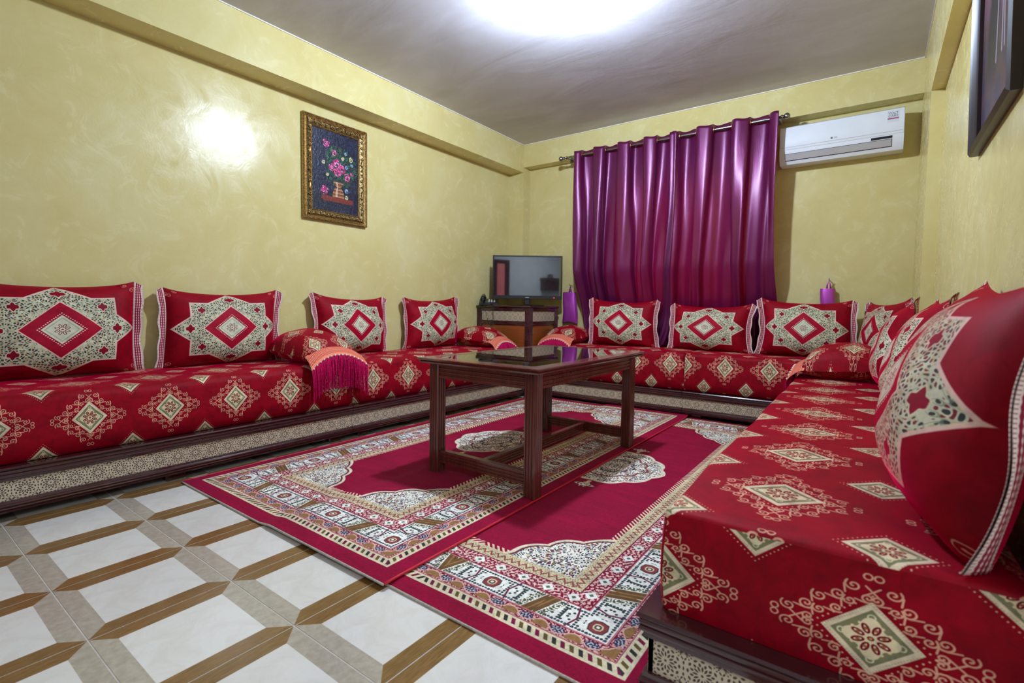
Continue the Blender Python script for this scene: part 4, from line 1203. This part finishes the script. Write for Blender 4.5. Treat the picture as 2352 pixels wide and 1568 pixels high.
def curtain(label, xa, xb, ba, bb, n, phase, seed, edge_pull):
    r = empty('curtain', ((xa + xb) / 2, RY, 0.60), 0, label, 'curtain', 'purple satin curtains')
    ox, oy, oz = r.location
    rs = random.Random(seed)
    # one set of wandering pleats
    fr = [(rs.uniform(1.5, 3.5), rs.uniform(0, 6.28), rs.uniform(0.6, 1.0)) for _ in range(5)]
    ztop, zbot = RZ + 0.048, 0.615
    NU, NV = 150, 80
    def F(a, b):
        s_ = a; t = 1 - b          # t: 0 top .. 1 bottom
        x = xa * (1 - s_) + xb * s_
        xbo = ba * (1 - s_) + bb * s_
        k = t ** 3.2
        x = x * (1 - k) + xbo * k
        sw = s_ + 0.035 * sm_(t, 0.0, 0.5) * math.sin(2 * PI * fr[0][0] * s_ + fr[0][1]) + 0.018 * sm_(t, 0.1, 0.9) * math.sin(2 * PI * fr[1][0] * 1.7 * s_ + fr[1][1] + 2.5 * t)
        th = 2 * PI * n * sw + phase
        A = 0.056 * (1 - 0.25 * t - 0.35 * sm_(t, 0.6, 0.9)) * (1 + 0.25 * math.sin(5 * s_ + fr[3][1]) * t)
        y = A * math.cos(th)
        x += 0.020 * math.sin(2 * th) * (1 - t * 0.4)
        # finer pleats lower down
        y += 0.020 * sm_(t, 0.05, 0.7) * math.sin(th * 2.0 + fr[0][1] + 1.4 * t) + 0.011 * sm_(t, 0.2, 1.0) * math.sin(th * 4.0 + fr[1][1] + 2.5 * t)
        y += 0.005 * math.sin(46 * s_ + 7 * t + fr[2][1]) * (0.35 + t) + 0.004 * math.sin(71 * s_ + 4 * t + fr[4][1])
        # crumple near the sill of cushions
        c = sm_(t, 0.84, 1.0); y += 0.022 * c * math.sin(16 * s_ + 9 * t) ; x += 0.015 * c * math.sin(22 * t + 8 * s_)
        z = ztop + (zbot - ztop) * t
        z += 0.008 * math.cos(th) * (1 - min(1, t * 6)) + 0.006 * math.sin(3 * th) * (1 - min(1, t * 8))
        if edge_pull:
            d = abs(s_ - (0 if edge_pull < 0 else 1)); w = max(0, 1 - d / 0.30)
            x += edge_pull * 0.0
        y += 0.180 * sm_(t, 0.60, 0.86)
        y = min(y, YW - RY - 0.012)
        return (x - ox, y, z - oz)
    mb = MB(); mb.grid(NU, NV, F)
    o = mb.build('cloth', M['satin'], r, True)
    so = o.modifiers.new('thickness', 'SOLIDIFY'); so.thickness = 0.0015; so.offset = 0
    # grommets where the cloth crosses the rod
    for k in range(2 * n):
        s_ = ((k + 0.5) * PI - phase) / (2 * PI * n)
        if 0.01 < s_ < 0.99:
            x = xa * (1 - s_) + xb * s_
            MB().ring((x - ox, 0, RZ - oz), (1.0, 0.25, 0), 0.021, 0.005, 16, 6).build('grommet', M['bronze'], r, True)
    return r
def sm_(x, a, b):
    t = min(1, max(0, (x - a) / (b - a))); return t * t * (3 - 2 * t)
curtain('purple satin curtain panel on the left half of the rod', -2.815, -1.665, -2.720, -1.790, 4, PI, 3, 1)
curtain('purple satin curtain panel on the right half of the rod, glowing red from behind', -1.735, -0.765, -1.900, -0.700, 3, PI, 9, -1)
def tieback(loc, Wd, H, label, ang):
    r = empty('curtain_tieback', loc, ang, label, 'tie-back', 'purple satin tie-backs hanging from wall hooks')
    def F(a, b, s_):
        u = 2 * a - 1; v = b
        w = Wd / 2 * (0.86 + 0.14 * (1 - v)) ; pr = max(0, 1 - abs(u) ** 3) ** 0.5
        z = -H + H * v + 0.012 * math.cos(3 * u) * (1 - v) 
        return (u * w + 0.008 * math.sin(5 * v), s_ * (0.045 * pr * (0.55 + 0.45 * math.sin(PI * min(1, max(0, v * 0.9 + .05)))) ) , z)
    mb = MB()
    for s_ in (-1, 1): mb.grid(12, 14, lambda a, b: F(a, b, s_), flip=(s_ > 0))
    mb.build('satin_band', M['satin2'], r, True)
    MB().tube([(-.014, 0, -.004), (-.012, 0, .03), (0, .004, .072), (.012, 0, .03), (.014, 0, -.004)], 0.007, 6).build('loop', M['satin2'], r, True)
    MB().tube([(0, 0.056, .080), (0, 0.0, .080), (0, -.016, .082), (0, -.020, .096)], 0.004, 6).build('hook', M['chrome'], r, True)
    return r
tieback((-2.985, YW - 0.060, 1.190), 0.205, 0.36, 'purple satin tie-back on a wall hook beside the television cabinet', 0.05)
tieback((-0.352, YW - 0.060, 1.205), 0.130, 0.34, 'purple satin tie-back on a wall hook to the right of the curtains', 0.05)

# ================================================================ air conditioner
def text_mesh(body, size, mat, parent, mtx, ext=0.0006):
    cu = bpy.data.curves.new('lettering', 'FONT'); cu.body = body; cu.size = size; cu.extrude = ext; cu.align_x = 'CENTER'; cu.align_y = 'CENTER'
    tmp = bpy.data.objects.new('lettering_tmp', cu); COL.objects.link(tmp)
    dg = bpy.context.evaluated_depsgraph_get(); me = bpy.data.meshes.new_from_object(tmp.evaluated_get(dg))
    bpy.data.objects.remove(tmp); me.materials.clear(); me.materials.append(mat)
    me.transform(mtx)
    o = bpy.data.objects.new('lettering', me); o.parent = parent; COL.objects.link(o); return o
AX0, AX1, AZ0, AZ1 = -0.768, 0.120, 2.318, 2.648
ac = empty('air_conditioner', ((AX0 + AX1) / 2, YW, AZ0), 0, 'white wall-mounted air conditioner right of the curtains', 'air conditioner')
AW = (AX1 - AX0); AH = AZ1 - AZ0
# section (y, z): y negative into the room
sec = [(-.002, .004), (-.150, .000), (-.175, .030), (-.196, .085), (-.204, .130), (-.205, AH - .05), (-.196, AH - .015), (-.170, AH), (-.002, AH)]
MB().extrude([(y, z) for y, z in sec][::-1], lambda t, y, z: (-AW / 2 + AW * t, y, z)).build('body', M['white'], ac, 35)
MB().extrude([(-.205, .118), (-.2075, .122), (-.2090, AH * .62), (-.2088, AH - .055), (-.203, AH - .018), (-.199, AH - .014), (-.199, .118)], lambda t, y, z: (-AW / 2 + .004 + (AW - .008) * t, y, z)).build('front_cover', M['white'], ac, 35)
def onface(x0, x1, z0, z1, dy, th, mat, nm, par=None):
    # follows the lower slanted face between (-.175,.03) and (-.196,.085)
    def yz(z): return -.175 - (z - .03) * (.021 / .055) if z < .085 else -.196 - (z - .085) * (.008 / .045)
    vs = [(x, yz(z) - d, z) for d in (dy, dy + th) for (x, z) in ((x0, z0), (x1, z0), (x1, z1), (x0, z1))]
    return MB().add(vs, [(3, 2, 1, 0), (4, 5, 6, 7), (0, 1, 5, 4), (1, 2, 6, 5), (2, 3, 7, 6), (3, 0, 4, 7)]).build(nm, mat, par or ac)
onface(-AW / 2 + .045, AW / 2 - .075, .026, .084, 0.0005, .002, M['black'], 'outlet_gap')
onface(-AW / 2 + .048, AW / 2 - .078, .030, .080, .0025, .004, M['greyplastic'], 'louvre')
onface(AW / 2 - .215, AW / 2 - .075, .090, .108, 0.0005, .003, M['black'], 'display_strip')
MB().box(-AW / 2 + .01, AW / 2 - .01, -.2094, -.2070, .138, .1405).build('seam_line', M['greyplastic'], ac)
fy = -.2092
face = Matrix.Rotation(PI / 2, 4, 'X')
ink = plain('grey_ink', (92, 98, 110), 0.5, 0.02); pinkink = plain('magenta_ink', (176, 60, 120), 0.5, 0.02)
text_mesh('LG', 0.018, ink, ac, Matrix.Translation((-.018, fy, .162)) @ face)
MB().tube([(-.047, fy + .001, .162), (-.047, fy - .0006, .162)], 0.0085, 16).build('round_mark', ink, ac)
sx0 = AW / 2 - .075; sz = AH - .075
MB().box(sx0 - .038, sx0 + .038, fy - .0002, fy + .0012, sz - .045, sz + .045).build('sticker', plain('sticker_white', (214, 220, 230), 0.4, 0.01), ac)
text_mesh('VOLT', 0.026, ink, ac, Matrix.Translation((sx0, fy - .0006, sz + .026)) @ face)
text_mesh('CARE', 0.026, ink, ac, Matrix.Translation((sx0, fy - .0006, sz + .004)) @ face)
MB().box(sx0 - .036, sx0 + .036, fy - .0016, fy - .0003, sz - .020, sz - .011).build('magenta_band', pinkink, ac)

# ================================================================ flower painting on the left wall
pt = empty('flower_painting', (XL, 2.592, 2.140), 0, 'flower still life in an ornate gold frame on the left wall', 'painting')
PW, PHh = 0.312, 0.428
def frame_run(prof, mat, nm, par, hw, hh, fl=1):
    """prof (d inward from the outer edge, out from the wall)"""
    for k in range(4):
        def fn(t, d, o, k=k):
            a_, b_ = (hw, hh) if k % 2 == 0 else (hh, hw)
            along = (-(a_ - d)) * (1 - t) + (a_ - d) * t; across = -(b_ - d)
            c, s_ = [(1, 0), (0, 1), (-1, 0), (0, -1)][k]
            yy = along * c - across * s_; zz = along * s_ + across * c
            return (fl * o, yy, zz)
        MB().extrude(prof if fl > 0 else prof[::-1], fn, 1).build(nm, mat, par, 40)
frame_run([(0, .002), (0, .030), (.008, .038), (.016, .030), (.030, .022), (.036, .026), (.036, .002)], M['gold'], 'outer_frame', pt, PW, PHh)
frame_run([(.036, .002), (.036, .024), (.048, .034), (.066, .030), (.078, .022), (.078, .002)], M['darkgold'], 'carved_band', pt, PW, PHh)
frame_run([(.078, .002), (.078, .022), (.083, .026), (.090, .018), (.090, .002)], M['gold'], 'inner_frame', pt, PW, PHh)
mb = MB(); st = 0.0125
for k in range(int(2 * PW / st)):
    for s_ in (-1, 1): mb.ball((.036, -PW + .008 + k * st, s_ * (PHh - .007)), (.006, .0045, .006), 6, 4)
for k in range(int(2 * PHh / st)):
    for s_ in (-1, 1): mb.ball((.036, s_ * (PW - .007), -PHh + .008 + k * st), (.006, .006, .0045), 6, 4)
tag(mb.build('rope_bead', M['gold'], pt, True), kind='stuff')
# carved scrolls on the dark band
mb = MB()
rs = random.Random(2)
def scroll(y, z, R, t0, dr):
    pts = [(0.034 + 0.004, p[0], p[1]) for p in spiral(y, z, R, t0, 1.25, dr, 12)]
    mb.tube(pts, [0.0042 * (1 - .5 * k / 11) for k in range(12)], 5)
bc = 0.057
for k in range(11):
    y = -PW + .06 + (2 * PW - .12) * k / 10
    for s_ in (-1, 1): scroll(y, s_ * (PHh - bc), .014, k * 1.3, 1 if k % 2 else -1)
for k in range(16):
    z = -PHh + .06 + (2 * PHh - .12) * k / 15
    for s_ in (-1, 1): scroll(s_ * (PW - bc), z, .014, k * 1.1, 1 if k % 2 else -1)
for sy in (-1, 1):
    for sz_ in (-1, 1):
        for q_ in range(5):
            a_ = q_ * 2 * PI / 5; mb.ball((.036, sy * (PW - bc) + .013 * math.cos(a_), sz_ * (PHh - bc) + .013 * math.sin(a_)), (.006, .009, .009), 6, 4)
    for (yy, zz) in ((sy * (PW - bc), 0.13), (sy * (PW - bc), -0.16)):
        mb.ball((.037, yy, zz), (.007, .010, .034), 8, 6)
tag(mb.build('carved_scroll', M['gold'], pt, True), kind='stuff')
cw, ch = PW - .088, PHh - .088
MB().add([(.012, -cw, -ch), (.012, cw, -ch), (.012, cw, ch), (.012, -cw, ch)], [(0, 1, 2, 3)], [[(0, 0), (1, 0), (1, 1), (0, 1)]]).box(.002, .0115, -cw, cw, -ch, ch).build('canvas', M['canvas'], pt)

# right wall painting, seen at a grazing angle
p2 = empty('portrait_painting', (XR - 0.002, 2.335, 2.15), 0, 'dark picture in a glossy brown frame high on the right wall', 'painting')
p2.rotation_euler = (0, math.radians(-1.2), 0)
frame_run([(0, .001), (0, .036), (.010, .044), (.020, .034), (.028, .040), (.040, .030), (.052, .024), (.056, .010), (.056, .001)], M['frame'], 'frame', p2, 0.372, 0.520, -1)
cw, ch = .372 - .054, .520 - .054
MB().add([(-.012, cw, -ch), (-.012, -cw, -ch), (-.012, -cw, ch), (-.012, cw, ch)], [(0, 1, 2, 3)], [[(0, 0), (1, 0), (1, 1), (0, 1)]]).box(-.0115, -.002, -cw, cw, -ch, ch).build('canvas', M['study'], p2)

# ================================================================ wall shelf with a pot behind the camera, seen only in the television
sh = empty('wall_shelf', (2.95, YR, 1.90), 0, 'small dark wall shelf behind the camera, mirrored in the television', 'shelf')
MB().box(-.42, .42, .001, .30, -.10, 0, .004).build('board', M['wood'], sh)
MB().box(-.40, .40, .001, .24, -.38, -.10, .004).build('back_panel', M['wood'], sh)
po = empty('steel_pot', (2.80, YR + .16, 1.90), 0, 'steel pot on the small shelf, mirrored in the television', 'pot')
MB().tube([(0, 0, 0.0005), (0, 0, .004), (0, 0, .09), (0, 0, .10)], [.085, .09, .09, .092], 20).build('body', M['chrome'], po, 50)
MB().tube([(0, 0, .10), (0, 0, .115), (0, 0, .12)], [.09, .05, .01], 20).ball((0, 0, .13), .012).build('lid', M['chrome'], po, 50)
